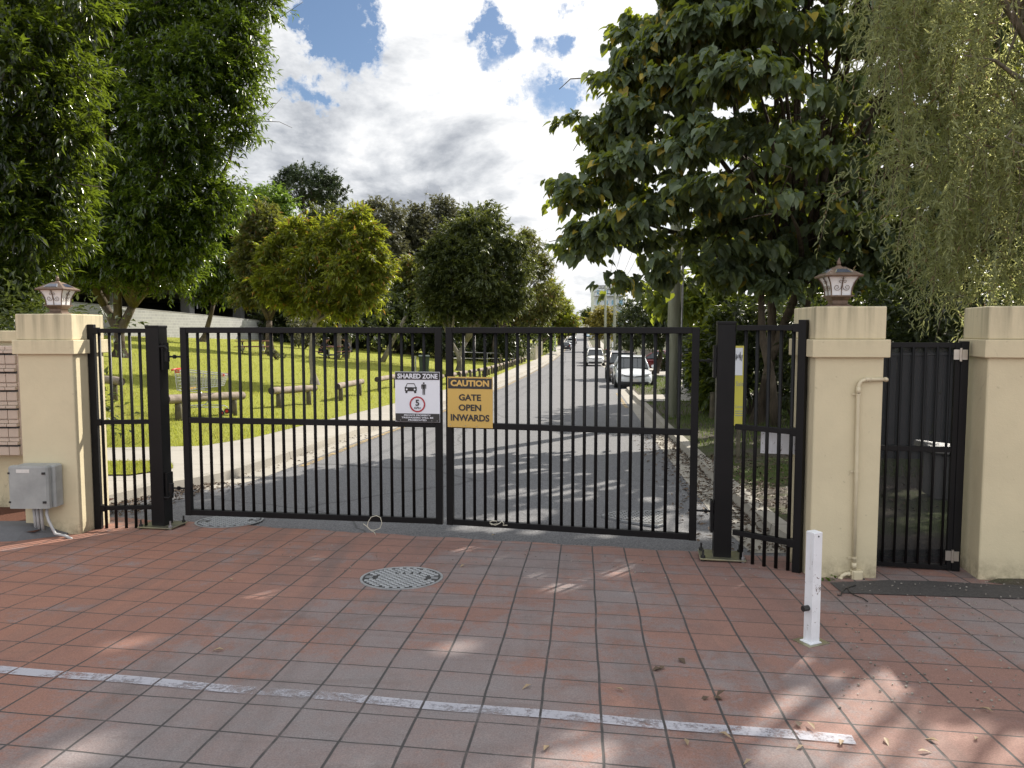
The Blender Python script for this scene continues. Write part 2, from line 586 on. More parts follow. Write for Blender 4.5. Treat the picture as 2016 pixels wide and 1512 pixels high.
M['block'] = block_mat('grey_blockwork')
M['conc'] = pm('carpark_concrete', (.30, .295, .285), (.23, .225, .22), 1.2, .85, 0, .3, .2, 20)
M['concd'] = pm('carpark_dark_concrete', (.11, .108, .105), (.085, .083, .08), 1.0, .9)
M['bark'] = bark_mat('grey_brown_bark', (.055, .043, .032), (.13, .105, .08))
M['barkpale'] = bark_mat('pale_bark', (.13, .115, .09), (.27, .245, .20))
M['barkdark'] = bark_mat('dark_bark', (.04, .032, .026), (.085, .068, .052))
M['twig'] = pm('dead_twig', (.16, .12, .085), (.10, .08, .06), 8, .9)
M['tyre'] = pm('tyre_rubber', (.018, .018, .018), None, 9, .8)
M['rim'] = pm('alloy_rim', (.42, .42, .44), (.3, .3, .32), 6, .35, .8)
M['glass'] = glass_mat('car_glass', (.022, .028, .034), .04)
M['lamp'] = pm('lamp_glass', (.72, .74, .76), (.6, .62, .65), 20, .08, 0, .8)
M['tail'] = pm('tail_lamp_red', (.25, .012, .012), None, 9, .15)
M['chrome'] = pm('chrome', (.6, .6, .62), None, 6, .15, .95)
M['trim'] = pm('black_trim', (.015, .015, .016), None, 5, .45)
M['plateno'] = pm('number_plate', (.65, .62, .6), (.55, .5, .5), 14, .5)
M['cloth1'] = pm('dark_jacket', (.04, .035, .05), (.03, .028, .04), 8, .9)
M['cloth2'] = pm('black_clothes', (.018, .018, .022), None, 8, .9)
M['jeans'] = pm('dark_trousers', (.025, .028, .04), None, 8, .9)
M['skin'] = pm('skin', (.42, .25, .18), (.38, .22, .16), 9, .55)
M['hair'] = pm('dark_hair', (.015, .012, .01), None, 20, .6)
M['redpl'] = pm('red_plastic', (.55, .03, .03), (.45, .025, .025), 6, .4)
M['wire'] = pm('trolley_chrome_wire', (.62, .64, .64), (.5, .5, .5), 8, .3, .8)
M['greenbin'] = pm('dark_green_plastic', (.022, .04, .032), (.03, .05, .04), 4, .55)
M['yellowb'] = pm('yellow_board', (.62, .55, .08), (.55, .48, .075), 2, .5)
M['linepaint'] = worn_paint_mat('worn_white_line', (.45, .45, .50), .50, True)
M['yline'] = worn_paint_mat('worn_yellow_line', (.50, .36, .16), .44)
M['tan'] = pm('picnic_slats', (.22, .09, .06), (.16, .07, .05), 5, .6)
M['houseb'] = pm('pale_apartment_wall', (.55, .57, .58), (.48, .5, .52), .3, .8)
M['bluegl'] = pm('blue_window_glass', (.12, .28, .38), (.10, .22, .32), .5, .1, 0, .8)
M['rope'] = pm('pale_rope', (.55, .52, .42), (.48, .45, .36), 40, .8)
M['dryleaf'] = leaf_mat('dry_leaf', (.20, .13, .07), (.42, .32, .20), (.3, .2, .1), .6, .1)
M['litter'] = leaf_mat('kerb_litter', (.04, .028, .02), (.12, .08, .05), (.2, .12, .06), .7, .05)
M['grass'] = leaf_mat('grass_blade', (.17, .21, .035), (.30, .32, .062), (.55, .58, .06), .5, .42, .3, None, (.33, .29, .09))
M['grassd'] = leaf_mat('verge_grass_blade', (.045, .075, .018), (.10, .14, .03), (.18, .24, .05), .5, .4, .3)
# mesh screen of the pedestrian gate: a perforated sheet, more steel than hole
_m, _nt, _o = new_mat('perforated_screen')
_t = nd(_nt, 'ShaderNodeBsdfTransparent')
_x = nd(_nt, 'ShaderNodeMixShader')
_x.inputs[0].default_value = .45
_nt.links.new(_t.outputs[0], _x.inputs[1])
_nt.links.new(bsdf(_nt, (.014, .015, .017), .5), _x.inputs[2])
_nt.links.new(_x.outputs[0], _o.inputs[0])
M['screen'] = _m
# car park ceiling lamp: it is lit in the photograph
_m, _nt, _o = new_mat('lit_ceiling_lamp')
_e = nd(_nt, 'ShaderNodeEmission')
_e.inputs[0].default_value = (1, .92, .75, 1)
_e.inputs[1].default_value = 2.0
_nt.links.new(_e.outputs[0], _o.inputs[0])
M['litlamp'] = _m


# ------------------------------------------------------------------ mesh helpers
class MB:
    """collects shapes, builds ONE mesh object"""

    def __init__(s):
        s.v, s.f = [], []

    def add(s, vs, fs):
        o = len(s.v)
        s.v += [tuple(map(float, v)) for v in vs]
        s.f += [tuple(i + o for i in f) for f in fs]
        return s

    def box(s, c, d, rz=0, tilt=None):
        x, y, z = (k / 2 for k in d)
        vs = [(-x, -y, -z), (x, -y, -z), (x, y, -z), (-x, y, -z), (-x, -y, z), (x, -y, z), (x, y, z), (-x, y, z)]
        m = Matrix.Rotation(rz, 3, 'Z')
        if tilt is not None:
            m = m @ tilt
        vs = [Vector(c) + m @ Vector(v) for v in vs]
        return s.add(vs, [(0, 3, 2, 1), (4, 5, 6, 7), (0, 1, 5, 4), (1, 2, 6, 5), (2, 3, 7, 6), (3, 0, 4, 7)])

    def cbox(s, c, d, b, rz=0):
        """box with chamfered vertical and top edges"""
        x, y, z = (k / 2 for k in d)
        ring = [(-x + b, -y), (x - b, -y), (x, -y + b), (x, y - b), (x - b, y), (-x + b, y), (-x, y - b), (-x, -y + b)]
        m = Matrix.Rotation(rz, 3, 'Z')

        def P(p, zz, k=1.0):
            return Vector(c) + m @ Vector((p[0] * k, p[1] * k, zz))
        k = 1 - b / max(x, y)
        vs = [P(p, -z) for p in ring] + [P(p, z - b) for p in ring] + [P(p, z, k) for p in ring]
        fs = [tuple(range(7, -1, -1)), tuple(range(16, 24))]
        for i in range(8):
            j = (i + 1) % 8
            fs += [(i, j, j + 8, i + 8), (i + 8, j + 8, j + 16, i + 16)]
        return s.add(vs, fs)

    def frustum(s, c, w0, w1, h, off=0, sides=4, rz=0):
        a0 = math.pi / sides
        vs = []
        for w, z in ((w0, 0), (w1, h)):
            r = w / 2 / math.cos(math.pi / sides)
            for i in range(sides):
                a = a0 + i * 2 * math.pi / sides + rz
                vs.append((c[0] + r * math.cos(a), c[1] + r * math.sin(a), c[2] + z))
        n = sides
        fs = [tuple(range(n - 1, -1, -1)), tuple(range(n, 2 * n))]
        fs += [(i, (i + 1) % n, (i + 1) % n + n, i + n) for i in range(n)]
        return s.add(vs, fs)

    def tube(s, pts, rad, n=8, cap=True):
        pts = [Vector(p) for p in pts]
        k = len(pts)
        if isinstance(rad, (int, float)):
            rad = [rad] * k
        vs, fs = [], []
        ref = None
        for i in range(k):
            t = (pts[min(i + 1, k - 1)] - pts[max(i - 1, 0)]).normalized()
            if ref is None:
                ref = Vector((0, 0, 1)) if abs(t.z) < .9 else Vector((1, 0, 0))
                ref = (ref - t * ref.dot(t)).normalized()
            else:
                ref = (ref - t * ref.dot(t))
                ref = ref.normalized() if ref.length > 1e-6 else t.orthogonal().normalized()
            b = t.cross(ref)
            for j in range(n):
                a = 2 * math.pi * j / n
                vs.append(pts[i] + (ref * math.cos(a) + b * math.sin(a)) * rad[i])
        for i in range(k - 1):
            for j in range(n):
                j2 = (j + 1) % n
                fs.append((i * n + j, i * n + j2, (i + 1) * n + j2, (i + 1) * n + j))
        if cap:
            fs.append(tuple(range(n - 1, -1, -1)))
            fs.append(tuple((k - 1) * n + j for j in range(n)))
        return s.add(vs, fs)

    def cyl(s, a, b, r, n=12, r2=None):
        return s.tube([a, b], [r, r if r2 is None else r2], n)

    def ball(s, c, r, n=10, sc=(1, 1, 1)):
        vs, fs = [], []
        m = n // 2
        for i in range(m + 1):
            th = math.pi * i / m
            for j in range(n):
                ph = 2 * math.pi * j / n
                vs.append((c[0] + r * sc[0] * math.sin(th) * math.cos(ph), c[1] + r * sc[1] * math.sin(th) * math.sin(ph),
                           c[2] + r * sc[2] * math.cos(th)))
        for i in range(m):
            for j in range(n):
                j2 = (j + 1) % n
                fs.append((i * n + j, (i + 1) * n + j, (i + 1) * n + j2, i * n + j2))
        return s.add(vs, fs)

    def prism(s, poly, h0, h1, fn):
        """poly of 2-D points between two levels; fn(u, v, h) -> xyz"""
        n = len(poly)
        vs = [fn(u, v, h0) for u, v in poly] + [fn(u, v, h1) for u, v in poly]
        fs = [tuple(range(n - 1, -1, -1)), tuple(range(n, 2 * n))]
        fs += [(i, (i + 1) % n, (i + 1) % n + n, i + n) for i in range(n)]
        return s.add(vs, fs)

    def mesh(s, name):
        me = bpy.data.meshes.new(name)
        me.from_pydata(s.v, [], s.f)
        me.validate()
        return me

    def build(s, name, mat, parent=None, smooth=False, bevel=0):
        return link(name, s.mesh(name), mat, parent, smooth, bevel)


def fix_normals(me):
    import bmesh
    bm = bmesh.new()
    bm.from_mesh(me)
    bmesh.ops.recalc_face_normals(bm, faces=bm.faces)
    bm.to_mesh(me)
    bm.free()


def link(name, me, mat, parent=None, smooth=False, bevel=0, fixn=True):
    if fixn:
        fix_normals(me)
    o = bpy.data.objects.new(name, me)
    COL.objects.link(o)
    if mat is not None:
        me.materials.append(mat)
    if parent is not None:
        o.parent = parent
    if smooth:
        me.polygons.foreach_set('use_smooth', np.ones(len(me.polygons), bool))
        me.update()
    if bevel:
        b = o.modifiers.new('bevel', 'BEVEL')
        b.width = bevel
        b.segments = 2
        b.limit_method = 'ANGLE'
    return o


def tag(o, label=None, cat=None, group=None, kind=None):
    if label:
        o['label'] = label
    if cat:
        o['category'] = cat
    if group:
        o['group'] = group
    if kind:
        o['kind'] = kind
    return o


def thing(name, loc, label, cat, group=None, rz=0):
    o = bpy.data.objects.new(name, None)
    o.empty_display_size = .2
    COL.objects.link(o)
    o.location = tuple(map(float, loc))
    o.rotation_euler = (0, 0, rz)
    return tag(o, label, cat, group)


def kids(o):
    return [c for c in bpy.data.objects if c.parent == o]


def copy_tree(o, parent=None):
    c = o.copy()
    COL.objects.link(c)
    if parent is not None:
        c.parent = parent
    for ch in kids(o):
        copy_tree(ch, c)
    return c


def big_mesh(name, verts, loops, starts, totals):
    me = bpy.data.meshes.new(name)
    me.vertices.add(len(verts))
    me.vertices.foreach_set('co', np.asarray(verts, np.float32).ravel())
    me.loops.add(len(loops))
    me.loops.foreach_set('vertex_index', np.asarray(loops, np.int32))
    me.polygons.add(len(starts))
    me.polygons.foreach_set('loop_start', np.asarray(starts, np.int32))
    me.update(calc_edges=True)
    return me


LEAF = {
    # (length, width, lift) template, faces
    'lance': (np.array([(0, 0, 0), (.4, .5, .12), (1, 0, -.12), (.4, -.5, .12), (.45, 0, 0)]),
              [(0, 1, 2, 4), (0, 4, 2, 3)]),
    'heart': (np.array([(0, 0, 0), (-.12, .2, .06), (.04, .46, .16), (.34, .5, .16), (.7, .27, .02), (1, 0, -.22),
                        (.7, -.27, .02), (.34, -.5, .16), (.04, -.46, .16), (-.12, -.2, .06), (.4, 0, 0), (.72, 0, -.08)]),
              [(0, 1, 2, 3, 10), (10, 3, 4, 11), (11, 4, 5), (0, 10, 7, 8, 9), (10, 11, 6, 7), (11, 5, 6)]),
    'blade': (np.array([(0, .5, 0), (0, -.5, 0), (.55, 0.3, .05), (.55, -.3, .05), (1, 0, .3)]),
              [(0, 1, 3, 2), (2, 3, 4)]),
    'tuft': (np.array([(0, 0, 0), (.45, .5, .05), (1, .28, -.1), (1, -.28, -.1), (.45, -.5, .05)]),
             [(0, 1, 2, 3, 4)]),
}


def leaves(name, P, D, U, L, W, kind, mat, parent=None):
    """P places, D length directions, U rough up directions, L lengths, W widths"""
    T, faces = LEAF[kind]
    n = len(P)
    D = D / np.maximum(np.linalg.norm(D, axis=1, keepdims=True), 1e-6)
    B = np.cross(U, D)
    B /= np.maximum(np.linalg.norm(B, axis=1, keepdims=True), 1e-6)
    N = np.cross(D, B)
    L = np.broadcast_to(np.asarray(L, float), (n,))[:, None, None]
    W = np.broadcast_to(np.asarray(W, float), (n,))[:, None, None]
    V = (P[:, None, :] + D[:, None, :] * (T[None, :, 0:1] * L) + B[:, None, :] * (T[None, :, 1:2] * W)
         + N[:, None, :] * (T[None, :, 2:3] * L))
    k = len(T)
    flat = np.concatenate([np.array(f) for f in faces])
    tot = np.array([len(f) for f in faces])
    loops = (flat[None, :] + (np.arange(n) * k)[:, None]).ravel()
    totals = np.tile(tot, n)
    starts = np.concatenate([[0], np.cumsum(totals)[:-1]])
    me = big_mesh(name, V.reshape(-1, 3), loops, starts, totals)
    return link(name, me, mat, parent, fixn=False)


def unit(n, r=None):
    v = (r or rng).normal(size=(n, 3))
    return v / np.linalg.norm(v, axis=1, keepdims=True)


def inside(poly, x, y):
    res = np.zeros(len(x), bool)
    n = len(poly)
    for i in range(n):
        x0, y0 = poly[i]
        x1, y1 = poly[(i + 1) % n]
        c = ((y0 > y) != (y1 > y)) & (x < (x1 - x0) * (y - y0) / (y1 - y0 + 1e-9) + x0)
        res ^= c
    return res


def edge_dist(poly, x, y):
    d = np.full(len(x), 1e9)
    n = len(poly)
    for i in range(n):
        a = np.array(poly[i], float)
        b = np.array(poly[(i + 1) % n], float)
        ab = b - a
        t = np.clip(((x - a[0]) * ab[0] + (y - a[1]) * ab[1]) / (ab @ ab + 1e-9), 0, 1)
        d = np.minimum(d, np.hypot(x - a[0] - t * ab[0], y - a[1] - t * ab[1]))
    return d


def crown_clumps(poly, Y, n, rmin, rmax, thick=1.0, inset=.6, seed=0, cap=170):
    """clumps of foliage filling a rounded crown whose outline is poly (photograph pixels) at distance Y"""
    r = np.random.default_rng(seed)
    xs = [p[0] for p in poly]
    ys = [p[1] for p in poly]
    C, Rr = [], []
    rpx = inset * (rmin + rmax) / 2 * F_PX / Y
    while len(C) < n:
        x = r.uniform(min(xs), max(xs), 400)
        y = r.uniform(min(ys), max(ys), 400)
        ok = inside(poly, x, y)
        x, y = x[ok], y[ok]
        ed = edge_dist(poly, x, y)
        ok = ed > rpx * .8
        for px, py, e in zip(x[ok], y[ok], ed[ok]):
            half = thick * min(e, cap) * Y / F_PX
            # mostly the outer shell of the crown, some inside
            s = r.uniform(-1, 1)
            s = math.copysign(abs(s) ** .6, s)
            C.append(at(px, py, Y + s * half))
            Rr.append(r.uniform(rmin, rmax))
            if len(C) >= n:
                break
    return np.array(C), np.array(Rr)


GAPS = []
SUN_AZ, SUN_EL = R(39), R(38)
SUNV = np.array([math.sin(SUN_AZ) * math.cos(SUN_EL), math.cos(SUN_AZ) * math.cos(SUN_EL), math.sin(SUN_EL)])


def open_sky(P, base):
    """keeps the leaves that leave the chinks in the canopy open to the sun"""
    Q = P + np.asarray(base)
    keep = np.ones(len(P), bool)
    for c, r in GAPS:
        d = Q - c
        a = d @ SUNV
        keep &= (d * d).sum(1) - a * a > r * r
    return keep


def foliage(name, C, Rr, twigs, per, L, W, kind, mat, parent, droop=.3, flat=.8, seed=0, spread=.5, lv=.35, chinks=False):
    """twigs grow out of every clump, leaves sit along the twigs"""
    r = np.random.default_rng(seed)
    n = len(C)
    ci = np.repeat(np.arange(n), twigs)
    d = unit(len(ci), r)
    d[:, 2] = d[:, 2] * flat + .12
    tl = Rr[ci] * r.uniform(.65, 1.2, len(ci))
    ti = np.repeat(np.arange(len(ci)), per)
    s = r.uniform(.25, 1.0, len(ti))
    P = C[ci[ti]] + d[ti] * (tl[ti] * s)[:, None]
    P[:, 2] -= droop * .35 * (tl[ti] * s ** 2)
    P += r.normal(size=P.shape) * .05 * Rr[ci[ti]][:, None]
    D = d[ti] * .8 + unit(len(ti), r) * spread
    D[:, 2] -= droop
    U = unit(len(ti), r) * .55
    U[:, 2] += 1.0
    if chinks:
        k = open_sky(P + D * (L * .45), parent.location)
        P, D, U, ti = P[k], D[k], U[k], ti[k]
    Ls = L * r.uniform(1 - lv, 1 + lv, len(ti))
    return leaves(name, P, D, U, Ls, Ls * (W / L), kind, mat, parent)


def limbs(name, base, fork, C, mat, parent, r0, nbr=18, seed=0, stems=1, n=8, bend=.5, twigr=.012, extra=None):
    """tapered trunk(s) from base to fork, limbs on to the clumps"""
    r = np.random.default_rng(seed)
    b = MB()
    base = np.array(base, float)
    forks = [np.array(f, float) for f in (fork if isinstance(fork, list) else [fork])]
    mid = base + (sum(forks) / len(forks) - base) * .5
    for f in forks:
        k = 7
        pts, rad = [], []
        side = r.normal(size=3) * np.array([1, 1, 0]) * .06 * np.linalg.norm(f - base)
        for i in range(k):
            t = i / (k - 1)
            p = base + (f - base) * t + side * math.sin(t * math.pi)
            if len(forks) > 1:
                q = base + (mid - base) * min(t / .5, 1)
                p = q if t <= .5 else mid + (f - mid) * (t - .5) / .5
            pts.append(p)
            flare = 1 + .7 * max(0, 1 - t * 6)
            rad.append(r0 * flare * (1 - .35 * t) / (len(forks) ** .35))
        pts.insert(0, base - np.array([0, 0, .25]))
        rad.insert(0, rad[0] * 1.2)
        b.tube(pts, rad, n + 2)
    idx = r.choice(len(C), min(nbr, len(C)), replace=False)
    for i in idx:
        c = C[i]
        f = min(forks, key=lambda q: np.linalg.norm((q - c)[:2]))
        k = 6
        pts, rad = [], []
        ln = np.linalg.norm(c - f)
        w = r.normal(size=3) * .06 * ln
        for j in range(k):
            t = j / (k - 1)
            p = f + (c - f) * t + w * math.sin(t * math.pi)
            p[2] += bend * ln * .15 * math.sin(t * math.pi) * (1 if c[2] > f[2] else .4)
            pts.append(p)
            rad.append(max(r0 * .55 * (1 - t) ** 1.1, twigr))
        b.tube(pts, rad, n - 2)
        # side twigs
        for _ in range(3):
            t0 = r.integers(2, k)
            q = np.array(pts[t0])
            e = q + (unit(1, r)[0] + np.array([0, 0, .25])) * ln * .22
            b.tube([q, (q + e) / 2 + r.normal(size=3) * .03 * ln, e], [max(rad[t0] * .6, twigr), twigr, twigr * .6], 5)
    if extra:
        extra(b)
    return b.build(name, mat, parent, smooth=True)


def text_mesh(s, width=None, height=None, bold=.0, spacing=1.0):
    cu = bpy.data.curves.new('lettering', 'FONT')
    cu.body = s
    cu.align_x = 'CENTER'
    cu.align_y = 'CENTER'
    cu.offset = bold
    cu.space_character = spacing
    cu.resolution_u = 3
    ob = bpy.data.objects.new('lettering', cu)
    COL.objects.link(ob)
    bpy.context.view_layer.update()
    me = bpy.data.meshes.new_from_object(ob.evaluated_get(bpy.context.evaluated_depsgraph_get()))
    bpy.data.objects.remove(ob)
    bpy.data.curves.remove(cu)
    n = len(me.vertices)
    co = np.zeros(n * 3)
    me.vertices.foreach_get('co', co)
    co = co.reshape(-1, 3)
    mn, mx = co.min(0), co.max(0)
    c = (mn + mx) / 2
    sx = width / (mx[0] - mn[0]) if width else None
    sy = height / (mx[1] - mn[1]) if height else None
    sx = sx or sy
    sy = sy or sx
    fs = [tuple(p.vertices) for p in me.polygons]
    vs = [((v[0] - c[0]) * sx, (v[1] - c[1]) * sy) for v in co]
    bpy.data.meshes.remove(me)
    return vs, fs


def letters(b, s, cx, cz, width=None, height=None, y=-.004, bold=.0, spacing=1.0):
    vs, fs = text_mesh(s, width, height, bold, spacing)
    b.add([(cx + u, y, cz + v) for u, v in vs], fs)


# ------------------------------------------------------------------ setting
def strip(name, ys, fl, fr, nx, zf, mat, power=1.0):
    vs, fs = [], []
    for y in ys:
        a, b = float(fl(y)), float(fr(y))
        for i in range(nx + 1):
            t = (i / nx) ** power
            x = b + (a - b) * t
            vs.append((x, y, float(zf(x, y))))
    w = nx + 1
    for j in range(len(ys) - 1):
        for i in range(nx):
            k = j * w + i
            fs.append((k, k + w, k + w + 1, k + 1))
    me = bpy.data.meshes.new(name)
    me.from_pydata(vs, [], fs)
    o = link(name, me, mat, None, smooth=True)
    return tag(o, kind='structure')


def yrange(a, b):
    out = [a]
    while out[-1] < b:
        y = out[-1]
        out.append(y + (.3 if y < 20 else .8 if y < 60 else 3 if y < 150 else 10))
    out[-1] = b
    return out


g = MB()
g.add([(-3000, -600, -6), (3000, -600, -6), (3000, 4000, -6), (-3000, 4000, -6)], [(0, 1, 2, 3)])
tag(g.build('ground', M['verge']), kind='structure')

ys_pave = [-14, -8, -4, -2, 0, 2, 4, 5]


def yb(x):
    return min(max(6.70 - .255 * x, 6.12), 7.9) + .02 * math.sin(x * 9) + .012 * math.sin(x * 23 + 1)


vs, fs = [], []
xs = list(np.linspace(-16, -5, 12)) + list(np.linspace(-4.8, 2.6, 75)) + list(np.linspace(3, 16, 14))
for x in xs:
    for y in ys_pave:
        vs.append((x, y, float(zr(y)) + .012))
    y = yb(x)
    vs.append((x, y, float(zr(y)) + .012))
    vs.append((x, y + .004, float(zr(y)) - .03))
w = len(ys_pave) + 2
for i in range(len(xs) - 1):
    for j in range(w - 1):
        k = i * w + j
        fs.append((k, k + w, k + w + 1, k + 1))
me = bpy.data.meshes.new('paving')
me.from_pydata(vs, [], fs)
tag(link('paving', me, M['paving']), kind='structure')

strip('road', yrange(5, 900), lambda y: xL(y), lambda y: xR(y), 10, lambda x, y: zr(y), M['asphalt'])
strip('kerb_face', yrange(6.2, 400), lambda y: xL(y) - .02, lambda y: xL(y), 1,
      lambda x, y: zr(y) + (kerb(y) if x < xL(y) - .01 else 0), M['kerbc'])
strip('kerb', yrange(6.2, 400), lambda y: xL(y) - .17, lambda y: xL(y) - .02, 1, lambda x, y: zr(y) + kerb(y), M['kerbc'])
strip('gutter', yrange(9.5, 400), lambda y: xL(y), lambda y: xL(y) + .38, 1, lambda x, y: zr(y) + .004, M['kerbc'])
strip('footpath', yrange(7.6, 900), lambda y: xP(y) if y > 12.6 else -16, lambda y: xL(y) - .17, 8,
      lambda x, y: hgt(x, y), M['path'])
strip('lawn', yrange(12.6, 900), lambda y: xP(y) - (60 if y < 200 else 160), lambda y: xP(y), 70,
      lambda x, y: hgt(x, y) + .002, M['lawn'], 1.7)
strip('kerb_face', yrange(5.9, 400), lambda y: xR(y), lambda y: xR(y) + .02, 1,
      lambda x, y: zr(y) + (kerb(max(y, 7.8)) if x > xR(y) + .01 else 0), M['kerbc'])
strip('kerb', yrange(5.9, 400), lambda y: xR(y) + .02, lambda y: xR(y) + .19, 1, lambda x, y: zr(y) + kerb(max(y, 7.8)), M['kerbc'])
strip('gutter', yrange(6.3, 400), lambda y: xR(y) - .35, lambda y: xR(y), 1, lambda x, y: zr(y) + .004, M['kerbc'])
strip('verge', yrange(5.95, 900), lambda y: xR(y) + .19, lambda y: xR(y) + (50 if y < 200 else 160), 30,
      lambda x, y: zr(y) + kerb(max(y, 7.8)) - .01 + .015 * min(max(x - float(xR(y)), 0), 20), M['verge'])
# two driveway crossings and a footpath on the right-hand verge
strip('driveway', list(np.linspace(24.5, 27.8, 8)), lambda y: xR(y) + .02, lambda y: xR(y) + 5, 6,
      lambda x, y: hgt(xR(y) + .5, y) + .012 + .015 * (x - float(xR(y))), M['path'])
strip('driveway', list(np.linspace(52, 58, 10)), lambda y: xR(y) + .02, lambda y: xR(y) + 6, 6,
      lambda x, y: hgt(xR(y) + .5, y) + .012 + .015 * (x - float(xR(y))), M['path'])
strip('footpath', yrange(27.9, 380), lambda y: xR(y) + 1.9, lambda y: xR(y) + 3.1, 3,
      lambda x, y: hgt(xR(y) + .5, y) + .010 + .015 * (x - float(xR(y))), M['path'])
# yellow edge lines
strip('painted_line', yrange(11.5, 260), lambda y: xL(y) + .44, lambda y: xL(y) + .56, 1, lambda x, y: zr(y) + .008, M['yline'])
strip('painted_line', list(np.linspace(23.5, 31, 12)), lambda y: xR(y) - .55, lambda y: xR(y) - .42, 1, lambda x, y: zr(y) + .008, M['yline'])
# grass island inside the path by the left-hand pillar
strip('lawn', list(np.linspace(9.9, 11.2, 7)), lambda y: -9, lambda y: -4.75 - .5 * abs(y - 10.5), 12,
      lambda x, y: hgt(x, y) + .02, M['lawn'])
# white line across the paving (along the tile rows)
p0, p1 = np.array([-3.2, 3.875]), np.array([1.42, 3.025])
b = MB()
N = 40
dirv = (p1 - p0) / np.linalg.norm(p1 - p0)
nrm = np.array([-dirv[1], dirv[0]])
for i in range(N + 1):
    p = p0 + (p1 - p0) * i / N + nrm * .006 * math.sin(i * .7)
    for s_ in (-1, 1):
        q = p + nrm * s_ * .041
        b.v.append((q[0], q[1], float(zr(q[1])) + .017))
b.f += [(2 * i, 2 * i + 2, 2 * i + 3, 2 * i + 1) for i in range(N)]
tag(b.build('painted_line', M['linepaint']), kind='structure')
# dark asphalt patch beside the right pillar
b = MB()
poly = [(2.30, 5.36), (2.75, 5.42), (3.05, 5.40), (3.5, 5.30), (4.6, 5.3), (4.6, 4.95), (3.9, 4.93), (3.25, 4.99), (2.6, 5.06), (2.28, 5.1)]
b.v = [(x, y, float(zr(y)) + .017) for x, y in poly]
b.f = [tuple(range(len(poly)))]
tag(b.build('asphalt_patch', M['patch']), kind='structure')
# brick bed and dark kerb beside the left pillar
b = MB()
b.add([(-9, 6.85, float(zr(6.85)) + .10), (-4.35, 6.78, float(zr(6.8)) + .08), (-4.35, 8.2, float(zr(7.9)) + .12), (-9, 8.2, float(zr(7.9)) + .12)], [(0, 1, 2, 3)])
tag(b.build('garden_bed', M['bed']), kind='structure')
b = MB()
b.add([(3.44, 5.38, float(zr(5.38)) + .014), (3.62, 5.27, float(zr(5.27)) + .016), (5.2, 5.2, float(zr(5.2)) + .016), (5.2, 5.7, float(zr(5.7)) + .16), (3.75, 5.5, float(zr(5.5)) + .05)], [(0, 1, 2, 3, 4)])
tag(b.build('garden_bed', M['verge']), kind='structure')
b = MB()
secs = [(-9, 6.35), (-6.2, 6.42), (-5.0, 6.55), (-4.45, 6.66), (-4.15, 6.84)]
vs = []
for i, (x, y) in enumerate(secs):
    z = float(zr(y)) + .005
    h = [.12, .12, .12, .10, .03][i]
    vs += [(x, y, z), (x, y + .10, z + h * .7), (x, y + .20, z + h), (x + .02, y + .40, z + h), (x + .02, y + .45, z - .02)]
fs = [(5 * i + j, 5 * i + 5 + j, 5 * i + 6 + j, 5 * i + 1 + j) for i in range(len(secs) - 1) for j in range(4)]
fs.append((20, 21, 22, 23, 24))
b.add(vs, fs)
tag(b.build('bed_kerb', M['kerbd'], smooth=False), kind='structure')


# ------------------------------------------------------------------ grass
def grass(name, n, fx, yr, mat, h, seed, mask=None):
    r = np.random.default_rng(seed)
    y = yr[0] * (yr[1] / yr[0]) ** r.uniform(0, 1, n)
    lo, hi = fx(y)
    x = lo + (hi - lo) * r.uniform(0, 1, n) ** .8
    if mask is not None:
        k = mask(x, y, r)
        x, y = x[k], y[k]
    P = np.stack([x, y, hgt(x, y)], 1)
    D = unit(len(P), r) * .55
    D[:, 2] = 1
    U = unit(len(P), r)
    L = h * r.uniform(.5, 1.3, len(P)) * (1 + y / 50)
    o = leaves(name, P, D, U, L, L * .16, 'blade', mat)
    return tag(o, kind='stuff')


def nclump(x, y, s):
    return np.sin(x * 1.7 * s + 2 * np.sin(y * .9 * s)) + np.sin(y * 1.3 * s + 1.5 * np.sin(x * 1.1 * s + 1))


tag(grass('grass', 90000, lambda y: (xP(y) - 1.0 * y + 3, xP(y) + .05), (12.9, 70), M['grass'], .05, 3,
          lambda x, y, r: r.uniform(-2.2, 1, len(x)) < nclump(x, y, .45) + .6),
    'short sunlit lawn grass rising left of the footpath', 'grass')
tag(grass('grass', 9000, lambda y: (-9 + 0 * y, -4.75 - .5 * abs(y - 10.5)), (9.95, 11.15), M['grass'], .05, 4,
          lambda x, y, r: nclump(x, y, 2) > -.6), 'worn patch of grass between two strips of path behind left panel', 'grass')
tag(grass('grass', 30000, lambda y: (xR(y) + .22, xR(y) + 6), (9.5, 45), M['grassd'], .07, 5,
          lambda x, y, r: ((nclump(x, y, 1.1) > .1) | (y > 13)) & ~((y > 24.4) & (y < 27.9)) & ~((y > 27.9) & (abs(x - xR(y) - 2.5) < .65))),
    'rough green grass on the verge right of the road', 'grass')


# ------------------------------------------------------------------ gate pillars and lamps
def pillar(name, x, y, w, d, top, rz, label, ang=None):
    gz = float(zr(y)) - .02
    t = thing(name, (x, y, gz), label, 'pillar', 'cream gate pillars', rz)
    h = top - gz
    MB().box((0, 0, (h - .36) / 2), (w, d, h - .36)).build('shaft', M['cream'], t, bevel=.012)
    # built in place so the streaks of the render run down from its own top
    MB().box((0, 0, h - .36 + .055), (w + .062, d + .062, .13)).build('band', M['cream'], t, bevel=.006)
    MB().box((0, 0, h - .24 / 2), (w + .012, d + .012, .24)).build('cap', M['cream'], t, bevel=.01)
    return t, h


